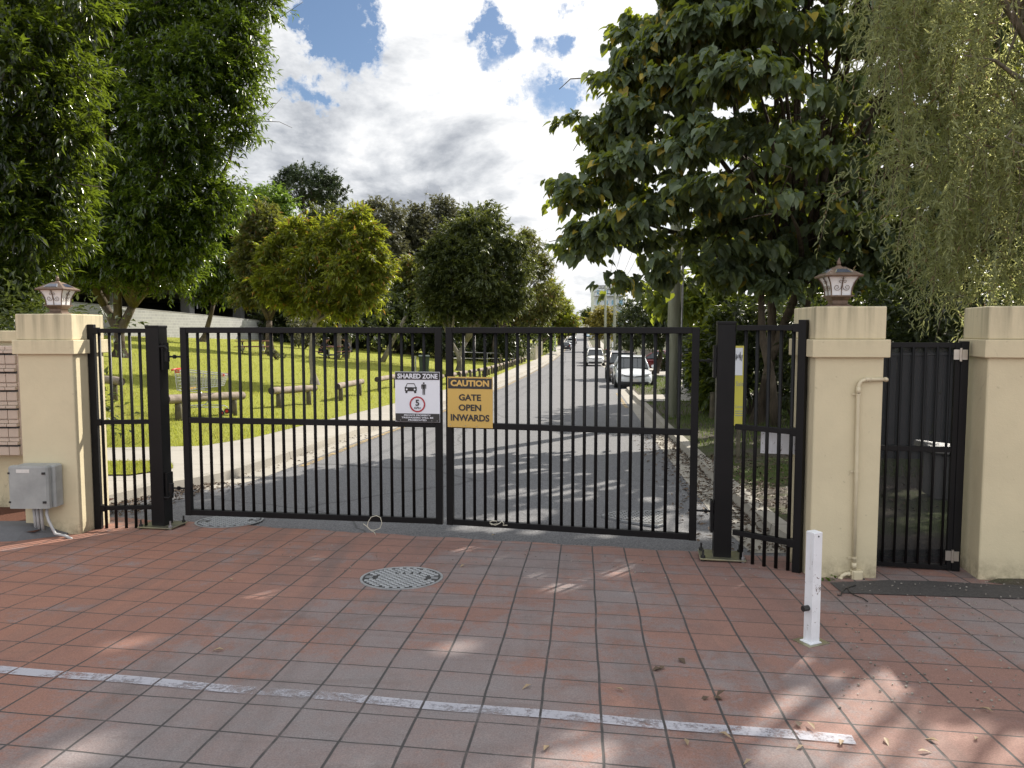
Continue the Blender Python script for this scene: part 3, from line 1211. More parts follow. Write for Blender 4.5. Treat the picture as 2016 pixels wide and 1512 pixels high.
PL_TOP, PR_TOP = 1.69, 1.715
pl, plh = pillar('pillar', -4.035 - .255, 6.96 + .26, .51, .52, PL_TOP, R(-1), 'cream rendered gate pillar behind the grey electrical box, sunlit on its right side')
pr, prh = pillar('pillar', 2.222 + .247, 5.5 + .25, .49, .5, PR_TOP, R(-3), 'cream rendered gate pillar carrying the pipe and junction box')
pr2, p2h = pillar('pillar', 3.46 + .33, 5.43 + .20, .62, .5, PR_TOP, R(-13), 'cream rendered pillar without a lamp, beside the hinges of the pedestrian gate')


def lamp(x, y, z, rz, label):
    t = thing('pillar_lamp', (x, y, z), label, 'lamp', 'solar lamps on the gate pillars', rz)
    b = MB()
    b.frustum((0, 0, 0), .165, .16, .012).frustum((0, 0, .012), .14, .105, .012).frustum((0, 0, .024), .11, .11, .025)
    b.frustum((0, 0, .049), .11, .155, .028).frustum((0, 0, .077), .175, .175, .01)
    b.build('base', M['bronze'], t)
    # flared body: four panes that curve out towards the top
    prof = [(.072, .087), (.074, .12), (.079, .15), (.088, .18), (.102, .206), (.112, .222)]
    for k in range(4):
        m = Matrix.Rotation(k * math.pi / 2, 3, 'Z')
        b = MB()
        vs = []
        for hw, z_ in prof:
            vs += [m @ Vector((-hw * .96, -hw * .96, z_)), m @ Vector((hw * .96, -hw * .96, z_))]
        b.add(vs, [(2 * i, 2 * i + 1, 2 * i + 3, 2 * i + 2) for i in range(len(prof) - 1)])
        b.build('glass_pane', M['frost'], t, smooth=True)
    b = MB()
    for k in range(4):
        m = Matrix.Rotation(k * math.pi / 2, 3, 'Z')
        b.tube([m @ Vector((-hw, -hw, z_)) for hw, z_ in prof], .005, 6)
        b.tube([m @ Vector((0, -hw - .001, z_)) for hw, z_ in prof], .0032, 6)
    b.build('frame', M['bronze'], t)
    for k in range(4):
        m = Matrix.Rotation(k * math.pi / 2, 3, 'Z')
        b = MB()

        def on(u, z_):
            hw = np.interp(z_, [p[1] for p in prof], [p[0] for p in prof])
            return m @ Vector((u, -hw - .003, z_))
        for s in (-1, 1):
            # lower scroll from the stem out and up, ending in a curl; upper smaller curl
            pts = []
            for i in range(15):
                a = -math.pi * .5 + i / 14 * math.pi * 2.2
                rr = .021 * (1 - i / 14 * .72)
                cxx, czz = .036, .145
                pts.append(on(s * (cxx + rr * math.cos(a) * 1.0), czz + rr * math.sin(a)))
            pts = [on(s * .002, .165), on(s * .008, .14), on(s * .02, .126)] + pts
            b.tube(pts, .0019, 5)
            pts = []
            for i in range(13):
                a = math.pi * 1.0 - i / 12 * math.pi * 1.9
                rr = .014 * (1 - i / 12 * .7)
                pts.append(on(s * (.016 + rr * math.cos(a)), .186 + rr * math.sin(a)))
            b.tube([on(s * .002, .16)] + pts, .0017, 5)
            b.tube([on(0, .204), on(s * .008, .212), on(s * .016, .2135)], .0017, 5)
        b.build('scrollwork', M['bronze'], t)
    b = MB()
    b.frustum((0, 0, .222), .265, .272, .012)
    b.frustum((0, 0, .234), .272, .07, .066)
    b.build('roof', M['bronze'], t)
    for k in range(4):
        m = Matrix.Rotation(k * math.pi / 2, 3, 'Z')
        sl = math.atan2(.066, (.272 - .07) / 2)
        b = MB()
        fr = MB()

        def sl_(u, v, h):
            p = Vector((u, -.136 + v * math.cos(sl) - h * math.sin(sl), .234 + v * math.sin(sl) + h * math.cos(sl)))
            return m @ p
        fr.prism([(-.066, .028), (.066, .028), (.040, .085), (-.040, .085)], .0, .004, sl_)
        fr.build('solar_rim', M['chrome'], t)
        b.prism([(-.056, .033), (.056, .033), (.035, .080), (-.035, .080)], .002, .006, sl_)
        b.build('solar_panel', M['solar'], t)
    b = MB()
    b.frustum((0, 0, .30), .05, .03, .012, sides=8)
    b.tube([(0, 0, .31), (0, 0, .325), (0, 0, .34), (0, 0, .352), (.004, 0, .37)], [.009, .016, .014, .008, .003], 8)
    b.build('finial', M['bronze'], t)
    return t


lamp(*at(116, 616, 7.18)[:2], PL_TOP, R(-1), 'bronze solar lamp on the pillar with the letterboxes beside it')
lamp(2.222 + .235, 5.74, PR_TOP, R(-4), 'bronze solar lamp on the pillar with the cream pipe')

# ------------------------------------------------------------------ main gate
HL, MG, HR = np.array([-3.12, 7.15]), np.array([-.61, 6.80]), np.array([1.553, 6.27])
G_TOP, G_MID, G_BOT = 1.567, .69, -.226


def bars(t, n, x0, dx, z0, z1, r=.0135):
    for i in range(n):
        MB().cyl((x0 + dx * i, 0, z0), (x0 + dx * i, 0, z1), r, 10).build('bar', M['black'], t, smooth=True)


def leaf_gate(a, b, n, label, hinge_at_start):
    v = b - a
    L = float(np.linalg.norm(v))
    rz = math.atan2(v[1], v[0])
    t = thing('gate_leaf', (a[0], a[1], G_BOT), label, 'gate', 'leaves of the driveway gate', rz)
    H = G_TOP - G_BOT
    m = G_MID - G_BOT
    f = MB()
    s = .062
    f.box((s / 2, 0, H / 2), (s, .05, H)).box((L - s / 2, 0, H / 2), (s, .05, H))
    for z in (H - .027, m, .03):
        f.box((L / 2, 0, z), (L - 2 * s, .046, .054))
    f.build('frame', M['black'], t, bevel=.004)
    g = (L - 2 * s) / (n + 1)
    for i in range(n):
        x = s + g * (i + 1)
        MB().cyl((x, 0, .055), (x, 0, H - .05), .0145, 10).build('bar', M['black'], t, smooth=True)
    return t, L


gl, LL = leaf_gate(HL, MG - np.array([.02, -.003]), 22, 'left leaf of the black driveway gate, with the white sign', True)
gr, LR = leaf_gate(MG + np.array([.02, -.003]), HR, 20, 'right leaf of the black driveway gate, with the yellow sign', False)


def hinge(t, x, z, s, up):
    """gudgeon: threaded pin through the stile, cranked arm from the post"""
    b = MB()
    b.cyl((x - s * .07, 0, z), (x + s * .15, 0, z), .009, 8)
    b.cyl((x - s * .02, 0, z), (x - s * .045, 0, z), .019, 6)
    b.cyl((x + s * .062, 0, z), (x + s * .085, 0, z), .019, 6)
    b.cyl((x + s * .15, 0, z - .045), (x + s * .15, 0, z + .045), .024, 10)
    b.tube([(x + s * .15, 0, z + up * .03), (x + s * .15, 0, z + up * .075), (x + s * .17, 0, z + up * .095), (x + s * .225, 0, z + up * .095)], .011, 8)
    b.build('hinge', M['black'], t)


hz1, hz2 = 1.29 - G_BOT, .03 - G_BOT
hinge(gl, .0, hz1, -1, 1)
hinge(gl, .0, hz2, -1, -1)
hinge(gr, LR, hz1, 1, 1)
hinge(gr, LR, hz2, 1, -1)
MB().box((LL - .02, -.005, 1.50), (.012, .03, .10)).build('latch', M['galv'], gl)

AX = math.atan2(-1.0, 5.0)


def big_post(x, y, top, rz, label):
    z = float(zr(y))
    t = thing('gate_post', (x, y, z), label, 'gate post', 'square posts that hang the driveway gate', rz)
    h = top - z
    MB().box((0, 0, .03 + (h - .05) / 2), (.14, .14, h - .05)).build('shaft', M['black'], t, bevel=.006)
    MB().box((0, 0, h - .012), (.147, .147, .026)).build('cap', M['black'], t, bevel=.006)
    MB().box((0, 0, .036), (.36, .27, .012)).build('base_plate', M['plate'], t, bevel=.002)
    for sx in (-1, 1):
        for sy in (-1, 1):
            b = MB()
            b.cyl((sx * .155, sy * .11, -.02), (sx * .155, sy * .11, .105), .0085, 8)
            b.cyl((sx * .155, sy * .11, .043), (sx * .155, sy * .11, .062), .019, 6)
            b.cyl((sx * .155, sy * .11, .012), (sx * .155, sy * .11, .03), .017, 6)
            b.build('bolt', M['galv' if sy < 0 and sx > 0 else 'blackp'], t)
    return t, h


pp, pph = big_post(-3.425, 7.30, 1.585, R(-9), 'thick black square gate post standing on bolts left of the gate')
for z in (1.29, .03):
    MB().box((.086, 0, z - float(zr(7.3))), (.02, .10, .26)).build('hinge_bracket', M['black'], pp)
pq, pqh = big_post(1.715, 6.08, 1.612, R(-10), 'thick black square gate post standing on bolts right of the gate')
for z in (1.29, .03):
    MB().box((-.086, 0, z - float(zr(6.08))), (.02, .10, .26)).build('hinge_bracket', M['black'], pq)


def side_panel(a, b_, label, n, tops, wall_at_start, ext):
    a, b_ = np.array(a), np.array(b_)
    v = b_ - a
    L = float(np.linalg.norm(v))
    rz = math.atan2(v[1], v[0])
    t = thing('fence_panel', (a[0], a[1], 0), label, 'fence', 'narrow fixed panels beside the gate', rz)
    zt, zm, zb = tops
    gzz = float(zr((a[1] + b_[1]) / 2))
    for z in (zt, zm, zb):
        MB().box((L / 2, 0, z), (L, .04, .042)).build('rail', M['black'], t, bevel=.003)
    for i in range(n):
        x = L * (i + .75) / (n + .5)
        MB().cyl((x, 0, gzz + ext), (x, 0, zt - .018), .0145, 10).build('bar', M['black'], t, smooth=True)
    wx = 0 if wall_at_start else L
    h1 = zt + .065
    MB().box((wx, 0, (gzz + h1) / 2 - .02), (.06, .06, h1 - gzz + .03)).build('wall_post', M['black'], t, bevel=.005)
    for z in (zt, zm, zb):
        MB().box((wx + (.045 if wall_at_start else -.045), -.002, z), (.05, .058, .062)).build('bracket', M['black'], t, bevel=.003)
    return t


side_panel((-4.0, 7.215), (-3.495, 7.26), 'fixed black bar panel between the left pillar and left gate post', 5, (1.535, .66, -.175), True, .01)
spr = side_panel((1.785, 6.0), (2.175, 5.66), 'fixed black bar panel between the right gate post and right pillar', 5, (1.56, .775, -.08), False, .0)

# ------------------------------------------------------------------ signs on the gate


def sign_at(px0, px1, py0, py1, g0, g1, label, off=.034):
    """a flat sign screwed to the street face of a gate leaf, its corners read off against the leaf"""
    v = (g1 - g0) / np.linalg.norm(g1 - g0)
    nrm_ = np.array([v[1], -v[0]])
    o = g0 + nrm_ * off

    def hit(px):
        d = ray(px, 790)
        d2 = d[:2] / d[1]
        # o + v*s = d2*Y
        A = np.array([[v[0], -d2[0]], [v[1], -d2[1]]])
        s, Y = np.linalg.solve(A, -o)
        return s, Y
    s0, Y0 = hit(px0)
    s1, Y1 = hit(px1)
    sm, Ym = (s0 + s1) / 2, (Y0 + Y1) / 2
    c = o + v * sm
    z1, z0 = at(px0, py0, Ym)[2], at(px0, py1, Ym)[2]
    t = thing('sign', (c[0], c[1], (z0 + z1) / 2), label, 'sign', None, math.atan2(v[1], v[0]))
    return t, s1 - s0, z1 - z0


t, w, h = sign_at(778, 866, 732, 831, HL, MG, 'white shared zone sign with a car, a walker and a red circle')
MB().box((0, .002, 0), (w, .004, h)).build('panel', M['signw'], t, bevel=.001)
b = MB()
b.box((0, -.0015, h * .5 - h * .082), (w * .985, .003, h * .148))
b.build('black_band', M['signk'], t)
b = MB().box((0, -.0015, -h * .5 + h * .088), (w * .985, .003, h * .165))
b.build('black_band', M['signk'], t)
for s_, u_, w_2 in (('SHARED', -.18, .52), ('ZONE', .285, .34)):
    b = MB()
    letters(b, s_, u_ * w, h * .5 - h * .085, w * w_2, h * .098, -.005, .03)
    b.build('heading', M['signw'], t)
b = MB()
for i, s_ in enumerate(('PRIVATE PROPERTY', 'TRESPASSERS WILL BE', 'PROSECUTED')):
    letters(b, s_, 0, -h * .5 + h * (.137 - .048 * i), w * (.60, .71, .41)[i], h * .032, -.005, .025)
b.build('small_print', M['signw'], t)
b = MB()
# car seen from the front
cx_, cz_ = -w * .145, h * .17
W_ = w * .27


def P2(u, v):
    return lambda *_: None


def poly(bb, pts, y=-.003):
    bb.add([(cx_ + u * W_, y, cz_ + v * W_) for u, v in pts], [tuple(range(len(pts)))])


poly(b, [(-.5, -.02), (.5, -.02), (.5, -.22), (-.5, -.22)])
poly(b, [(-.46, .07), (.46, .07), (.5, -.02), (-.5, -.02)])
for s_ in (-1, 1):
    poly(b, [(s_ * .40, .07), (s_ * .46, .07), (s_ * .30, .42), (s_ * .25, .42)])
    poly(b, [(s_ * .26, -.22), (s_ * .45, -.22), (s_ * .45, -.38), (s_ * .30, -.38)])
    poly(b, [(s_ * .5, .12), (s_ * .43, .12), (s_ * .43, .02), (s_ * .5, .02)])
poly(b, [(-.30, .42), (.30, .42), (.27, .36), (-.27, .36)])
poly(b, [(-.42, .10), (.42, .10), (.42, .05), (-.42, .05)])
# the walker
cx_, cz_ = w * .145, h * .165
W_ = w * .27
k = 12
poly(b, [(.075 * math.cos(2 * math.pi * i / k), .455 + .07 * math.sin(2 * math.pi * i / k)) for i in range(k)])
poly(b, [(-.13, .36), (.13, .36), (.10, -.02), (-.10, -.02)])
for s_ in (-1, 1):
    poly(b, [(s_ * .13, .36), (s_ * .20, .33), (s_ * .20, .0), (s_ * .15, .0)])
    poly(b, [(s_ * .015, -.0), (s_ * .10, -.0), (s_ * .10, -.48), (s_ * .025, -.48)])
b.build('pictogram', M['signk'], t)
b = MB()
cx_, cz_ = -w * .145, h * .17
for s_ in (-1, 1):
    b.add([(cx_ + s_ * .33 * w * .27 + .055 * w * .27 * 1.3 * math.cos(a * math.pi / 6), -.006, cz_ - .08 * w * .27 + .055 * w * .27 * 1.3 * math.sin(a * math.pi / 6)) for a in range(12)], [tuple(range(12))])
b.build('pictogram_headlight', M['signw'], t)
b = MB()
n = 40
cz_ = -h * .145
for r_, in ((1,),):
    ro, ri = w * .175, w * .143
    b.v = [(ro * math.cos(2 * math.pi * i / n), -.004, cz_ + ro * math.sin(2 * math.pi * i / n)) for i in range(n)] + \
          [(ri * math.cos(2 * math.pi * i / n), -.004, cz_ + ri * math.sin(2 * math.pi * i / n)) for i in range(n)]
    b.f = [(i, (i + 1) % n, (i + 1) % n + n, i + n) for i in range(n)]
b.build('red_ring', M['signr'], t)
b = MB()
letters(b, '5', 0, cz_ + h * .032, None, h * .125, -.005, .03)
letters(b, 'KPH', 0, cz_ - h * .073, w * .135, h * .042, -.005, .018)
b.build('speed_figure', M['signk'], t)
b = MB()
for u, v in ((-.38, -.465), (-.47, -.48), (.32, -.47), (.44, -.47)):
    b.cyl((u * w, -.007, v * h), (u * w, 0, v * h), .004, 8)
b.build('screw', M['galv'], t)

t, w, h = sign_at(881, 970, 742, 842, MG, HR, 'yellow caution sign saying the gate opens inwards')
MB().box((0, .002, 0), (w, .004, h)).build('panel', M['signy'], t, bevel=.001)
b = MB()
b.box((0, -.0015, h * .5 - h * .13), (w * .965, .003, h * .205))
b.build('black_band', M['signk'], t)
b = MB()
letters(b, 'CAUTION', 0, h * .5 - h * .125, w * .85, h * .125, -.005, .045)
b.build('heading', M['goldtxt'], t)
b = MB()
letters(b, 'GATE', 0, h * .095, w * .49, h * .13, -.003, .032)
letters(b, 'OPEN', 0, -h * .105, w * .50, h * .13, -.003, .032)
letters(b, 'INWARDS', 0, -h * .305, w * .855, h * .135, -.003, .032)
b.build('wording', M['signk'], t)
b = MB()
for u, v in ((-.44, .465), (.38, .465), (-.08, .465), (-.44, -.45), (-.1, -.46), (.15, -.46)):
    b.cyl((u * w, -.006, v * h), (u * w, 0, v * h), .004, 8)
b.build('screw', M['galv'], t)

# white plate tied behind the right panel, intercom box on the pillar
c = at(1541, 872, 5.90)
t = thing('sign_plate', c, 'blank white plate fixed behind the bars of the right panel', 'sign', None, R(-14))
MB().cbox((0, 0, 0), (.33, .006, .175), .003).build('panel', M['whitew'], t)
b = MB()
for u in (-.145, .145):
    for v in (-.07, .07):
        b.cyl((u, -.006, v), (u, 0, v), .004, 6)
b.box((.088, -.0045, 0), (.002, .004, .17))
b.build('screw', M['galv'], t)
c = at(1578, 754, 5.72)
t = thing('keypad_box', c, 'small white keypad box on the side of the right pillar', 'keypad', None, R(-6))
MB().box((0, 0, 0), (.034, .075, .118)).build('housing', M['white'], t, bevel=.004)
MB().box((0, -.01, -.082), (.028, .04, .045)).build('cable_gland', M['galv'], t, bevel=.003)

# ------------------------------------------------------------------ pedestrian gate
a2, b2 = np.array([2.73, 5.84]), np.array([3.415, 5.70])
v = b2 - a2
L = float(np.linalg.norm(v))
pz = float(zr(5.75))
t = thing('pedestrian_gate', (a2[0], a2[1], pz), 'narrow black pedestrian gate with dark mesh and a round knob', 'gate', None, math.atan2(v[1], v[0]))
top = at(1850, 674, 5.77)[2] - pz
mid = at(1850, 883, 5.77)[2] - pz
bot = at(1850, 1116, 5.77)[2] - pz
f = MB()
f.box((.02, 0, (top + bot) / 2), (.04, .04, top - bot)).box((L - .05, 0, (top + bot) / 2), (.05, .04, top - bot))
for z in (top - .02, mid, bot + .018):
    f.box((L / 2 - .015, 0, z), (L - .12, .038, .04))
f.build('frame', M['black'], t, bevel=.003)
for i in range(7):
    x = .04 + (L - .11) * (i + .5) / 7
    MB().cyl((x, -.012, bot + .03), (x, -.012, top - .03), .010, 8).build('bar', M['black'], t, smooth=True)
MB().box((L / 2 - .015, .012, (top + bot) / 2), (L - .12, .002, top - bot - .06)).build('mesh_screen', M['screen'], t)
MB().box((L - .012, .0, (top) / 2 + .01), (.055, .06, top + .0)).build('hinge_post', M['black'], t, bevel=.004)
for z in (at(1918, 698, 5.7)[2] - pz, at(1915, 1093, 5.7)[2] - pz):
    q = MB()
    q.box((L - .067, -.026, z), (.045, .008, .075)).box((L - .018, -.034, z), (.04, .008, .075))
    q.cyl((L - .042, -.034, z - .05), (L - .042, -.034, z + .05), .009, 10)
    q.build('hinge', M['stainless'], t)
q = MB()
kz = at(1743, 867, 5.6)[2] - pz
q.cyl((.048, -.015, kz), (.048, -.06, kz), .014, 10)
q.ball((.048, -.08, kz), .03, 14, (1, .8, 1))
q.build('knob', M['stainless'], t, smooth=True)

# ------------------------------------------------------------------ pipework on the right pillar
fy = 5.475


def pw(px, py, y=None):
    return at(px, py, y or fy)


t = thing('conduit', pw(1686, 950), 'cream painted pipe running up the right pillar and out to the pedestrian gate', 'pipe')
o = Vector(t.location)


def rel(p):
    return tuple(Vector(p) - o)


b = MB()
z_top = 747
b.tube([rel(pw(1681, 1120)), rel(pw(1686, 930)), rel(pw(1689.5, 768)), rel(pw(1691, 757)), rel(pw(1696, 750)), rel(pw(1706, 747)), rel(pw(1741, 747))], .0135, 10)
b.cyl(rel(pw(1689.3, 775)), rel(pw(1690.2, 762)), .0165, 10)
b.cyl(rel(pw(1703, 747)), rel(pw(1714, 747)), .0165, 10)
b.cyl(rel(pw(1681.2, 1118)), rel(pw(1681.5, 1108)), .018, 10)
b.tube([rel(pw(1741, 747)), rel(pw(1744, 747)), rel(pw(1745, 748, fy + .06))], .0165, 10)
b.build('pipe', M['pvc'], t, smooth=True)
for py in (776, 928, 1098):
    x_ = 1690 - (py - 770) * .0255
    q = MB()
    q.box(rel(pw(x_ - 5, py, fy + .012)), (.05, .005, .014))
    q.cyl(rel(pw(x_, py - 2)), rel(pw(x_, py + 2)), .0165, 10)
    q.build('saddle_clip', M['pvc'], t)
t = thing('junction_box', pw(1686, 1133), 'cream junction box with stub pipes at the foot of the right pillar', 'junction box')
o = Vector(t.location)
MB().box((0, .0, 0), (.08, .045, .08)).build('box', M['pvc'], t, bevel=.005)
q = MB().box((0, -.026, 0), (.062, .006, .062))
for u in (-.032, .032):
    for w_ in (-.032, .032):
        q.cyl((u, -.03, w_), (u, -.02, w_), .004, 6)
q.build('lid', M['pvc'], t, bevel=.002)
q = MB()
q.tube([(-.04, 0, .012), (-.08, 0, .012), (-.105, 0, .0), (-.118, 0, -.028), (-.12, 0, -.1)], .0135, 10)
q.cyl((-.05, 0, .012), (-.066, 0, .012), .0165, 10).cyl((-.116, 0, -.014), (-.119, 0, -.03), .0165, 10)
q.cyl((-.022, 0, -.04), (-.022, 0, -.105), .016, 10).cyl((.02, .005, -.04), (.02, .005, -.10), .013, 10)
q.build('stub_pipe', M['pvc'], t, smooth=True)
for k, pts in enumerate(([(1697, 1136), (1700, 1144), (1694, 1153), (1683, 1158), (1664, 1164), (1657, 1172), (1655, 1178), (1648, 1177)],
                         [(1696, 1138), (1701, 1150), (1690, 1156), (1669, 1162), (1672, 1171), (1684, 1178), (1700, 1184), (1708, 1190)])):
    b = MB()
    P_ = [Vector(gnd(*p)) + Vector((0, 0, .02)) if p[1] > 1156 else Vector(pw(*p)) - Vector((0, .03, 0)) for p in pts]
    b.tube(P_, .004, 6)
    tag(b.build('loose_cable', M['blackp'], None, smooth=True),
        ['loose black cable ending in a white plug below the junction box', 'loose black cable trailing right onto the asphalt patch'][k], 'cable')
# stub of a pipe at the frame edge, on the far right pillar
c = at(2010, 1075, 5.52)
t = thing('pipe_outlet', c, 'short cream pipe outlet low on the far right pillar', 'pipe outlet', None, R(-13))
MB().cyl((0, .02, 0), (0, -.06, 0), .032, 14).build('pipe', M['pvc'], t, smooth=True)
MB().cyl((0, -.03, 0), (0, -.045, 0), .038, 14).build('collar', M['pvc'], t, smooth=True)

# ------------------------------------------------------------------ grey box, letterboxes, low wall on the left
c = at(64, 957, 6.83)
t = thing('electrical_box', c, 'grey weathered electrical box low on the left pillar', 'electrical box', None, R(-1))
MB().cbox((.03, .06, 0), (.36, .13, .385), .014).build('housing', M['greybox'], t)
MB().cbox((0, -.03, 0), (.365, .07, .39), .016).build('lid', M['greybox'], t)
q = MB()
for v in (.13, -.135):
    q.box((.15, -.068, v), (.03, .012, .02)).box((-.17, -.066, v), (.018, .008, .016))
q.build('clip', M['trim'], t)
MB().box((-.04, -.066, .15), (.12, .003, .032)).build('sticker', M['label'], t)
q = MB()
zb = float(zr(6.8)) - c[2]
for x_ in (-.03, 0.0, .035):
    q.cyl((x_, .05, -.19), (x_ + .005, .06, zb + .05), .014, 10)
q.tube([(.115, .02, -.19), (.12, .0, -.26), (.15, -.02, -.32), (.21, -.03, zb + .06), (.29, -.02, zb + .04), (.37, -.05, zb + .02)], .013, 10)
q.build('conduit', M['greypipe'], t, smooth=True)

wz = float(zr(7.3)) + .05
t = thing('low_wall', (-6.7, 7.87, wz), 'low cream wall behind the letterboxes at the left edge', 'wall')
htop = at(12, 656, 7.7)[2] - wz
MB().box((0, 0, (htop - .06) / 2), (3.8, .22, htop - .06)).build('wall_body', M['cream'], t, bevel=.008)
MB().box((0, -.01, htop - .03), (3.8, .30, .11)).build('coping', M['cream'], t, bevel=.008)
# bank of letterboxes
yF = 7.62
x1 = at(32, 700, yF)[0]
zt, zb = at(20, 681, yF)[2], at(20, 897, yF)[2]
t = thing('letterbox_bank', (x1, yF, zb), 'bank of beige metal letterboxes mounted on the low cream wall', 'letterboxes')
hh = (zt - zb)
MB().box((-.52, .07, hh / 2), (1.06, .12, hh)).build('casing', M['mail'], t, bevel=.003)
rows = 6
for r_ in range(rows):
    for c_ in range(3):
        x0_, x1_ = (-.105, -.005) if c_ == 0 else (-.105 - .455 * c_ + .005, -.105 - .455 * (c_ - 1) - .005)
        z0 = hh * r_ / rows + .006
        rh = hh / rows - .012
        xm, ww = (x0_ + x1_) / 2, x1_ - x0_
        q = MB()
        q.box((xm, .0, z0 + rh * .25), (ww, .03, rh * .5))
        q.box((xm, -.012, z0 + rh * .70), (ww, .05, rh * .16))
        q.box((xm, .002, z0 + rh * .90), (ww, .02, rh * .2))
        d_ = q.build('letterbox_door', M['mail'], t, bevel=.003)
        MB().box((xm, .004, z0 + rh * .56), (ww * .98, .02, rh * .12)).build('mail_slot', M['irondark'], d_)
        if c_:
            MB().cyl((x1_ - .13, -.026, z0 + rh * .25), (x1_ - .13, 0, z0 + rh * .25), .011, 10).build('lock', M['stainless'], d_)

# ------------------------------------------------------------------ white bollard
c = gnd(1597, 1268)
t = thing('bollard', c, 'short white square steel post on a rusty base plate', 'bollard', None, R(24))
bh = at(1595, 1046, float(c[1]))[2] - c[2]
MB().box((0, 0, bh / 2), (.062, .062, bh)).build('post', M['whitew'], t, bevel=.004)
MB().box((0, 0, .014), (.155, .125, .009)).build('base_plate', M['plate'], t, bevel=.001)
MB().box((-.01, -.005, .0205), (.085, .08, .004)).build('weld_patch', M['whitew'], t)
q = MB()
q.cyl((-.031, 0, .215), (-.07, 0, .215), .016, 12)
q.build('rubber_stop', M['blackp'], t)
MB().cyl((.0, -.033, bh - .022), (.0, -.02, bh - .022), .005, 8).build('bolt_hole', M['irondark'], t)


# ------------------------------------------------------------------ manhole covers
def manhole_round(c, r, rz, label, words):
    t = thing('manhole_cover', (c[0], c[1], c[2] + .014), label, 'manhole cover', None, rz)
    t.rotation_euler = (-math.atan(.055), 0, rz)
    b = MB()
    n = 56
    vs = []
    for rr, z in ((r, -.004), (r, .004), (r * .945, .004), (r * .94, .0)):
        vs += [(rr * math.cos(2 * math.pi * i / n), rr * math.sin(2 * math.pi * i / n), z) for i in range(n)]
    b.add(vs, [(k * n + i, k * n + (i + 1) % n, (k + 1) * n + (i + 1) % n, (k + 1) * n + i) for k in range(3) for i in range(n)])
    b.build('rim', M['ironlit'], t)
    b = MB()
    b.add([(r * .94 * math.cos(2 * math.pi * i / n), r * .94 * math.sin(2 * math.pi * i / n), .0005) for i in range(n)], [tuple(range(n))])
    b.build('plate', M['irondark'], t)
    b = MB()
    st = r / 7.6
    for i in range(-9, 10):
        for j in range(-9, 10):
            x = (i + (j % 2) * .5) * st * 1.35
            y = j * st * .78
            if x * x + y * y > (r * .86) ** 2 or (abs(y) < st * .8 and abs(x) > r * .62):
                continue
            if words and abs(y - r * .42) < st * .55 and -.35 * r < x < .45 * r:
                continue
            b.frustum((x, y, .0), st * .78, st * .62, .007, rz=.1)
    for s in (-1, 1):
        for k in (-1, 0, 1):
            b.box((s * r * .80, k * st * .42, .003), (r * .17, st * .16, .006))
    if words:
        for k in range(7):
            b.box((-.27 * r + k * r * .1, r * .42, .003), (r * .05, st * .7, .006))
    b.build('tread', M['ironlit'], t)
    return t


c = gnd(791, 1141)
manhole_round(c, .305, R(-3), 'round iron manhole cover set in the terracotta paving', True)
c = gnd(452, 1028)
manhole_round(c, .33, R(5), 'round iron manhole cover in the asphalt, partly under the left gate leaf', False)
# six-sided cover on the road
pts = [gnd(*p) for p in ((1183, 1018), (1215, 1009), (1297, 1008), (1313, 1014), (1309, 1036), (1296, 1040), (1225, 1029))]
cc = np.mean(pts, 0)
t = thing('manhole_cover', cc + np.array([0, 0, .022]), 'six-sided iron access cover with raised ribs in the road behind the right gate leaf', 'manhole cover')
t.rotation_euler = (-math.atan(.05), 0, 0)
pl2 = [(p[0] - cc[0], p[1] - cc[1]) for p in pts]
b = MB()
b.prism(pl2, -.02, .002, lambda u, v, h: (u, v, h))
b.build('rim', M['ironlit'], t)
b = MB()
b.prism([(u * .93, v * .93) for u, v in pl2], .0, .004, lambda u, v, h: (u, v, h))
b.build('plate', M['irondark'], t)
b = MB()
xs_ = np.arange(-.45, .5, .056)
for i, x in enumerate(xs_):
    for j, y in enumerate(np.arange(-.3, .32, .05)):
        xx, yy = x + (j % 2) * .028, y
        if inside([(u * .88, v * .86) for u, v in pl2], np.array([xx]), np.array([yy]))[0]:
            b.box((xx, yy, .006), (.042, .026, .006))
b.build('tread', M['ironlit'], t)

# ------------------------------------------------------------------ string, rope, leaves on the ground
b = MB()
d_ = 6.75
pts = [(715, 1031), (722, 1036), (728, 1043), (737, 1044), (748, 1040), (752, 1030), (749, 1019), (741, 1015), (731, 1018), (725, 1027), (723, 1036), (730, 1044), (737, 1048), (740, 1054)]
b.tube([at(*p, d_ - .08) for p in pts], .0035, 6)
tag(b.build('string', M['rope'], None, smooth=True), 'loop of pale string caught on the bottom rail of the left gate leaf', 'string')
b = MB()
pts = [(964, 1028), (970, 1025), (978, 1026), (979, 1031), (968, 1033), (964, 1030), (975, 1034), (984, 1030), (988, 1026), (992, 1030), (990, 1034), (999, 1034)]
b.tube([at(*p, 6.62 - .05) for p in pts], .0045, 6)
tag(b.build('cord', M['rope'], None, smooth=True), 'knotted white cord tied round the bottom rail of the right gate leaf', 'cord')

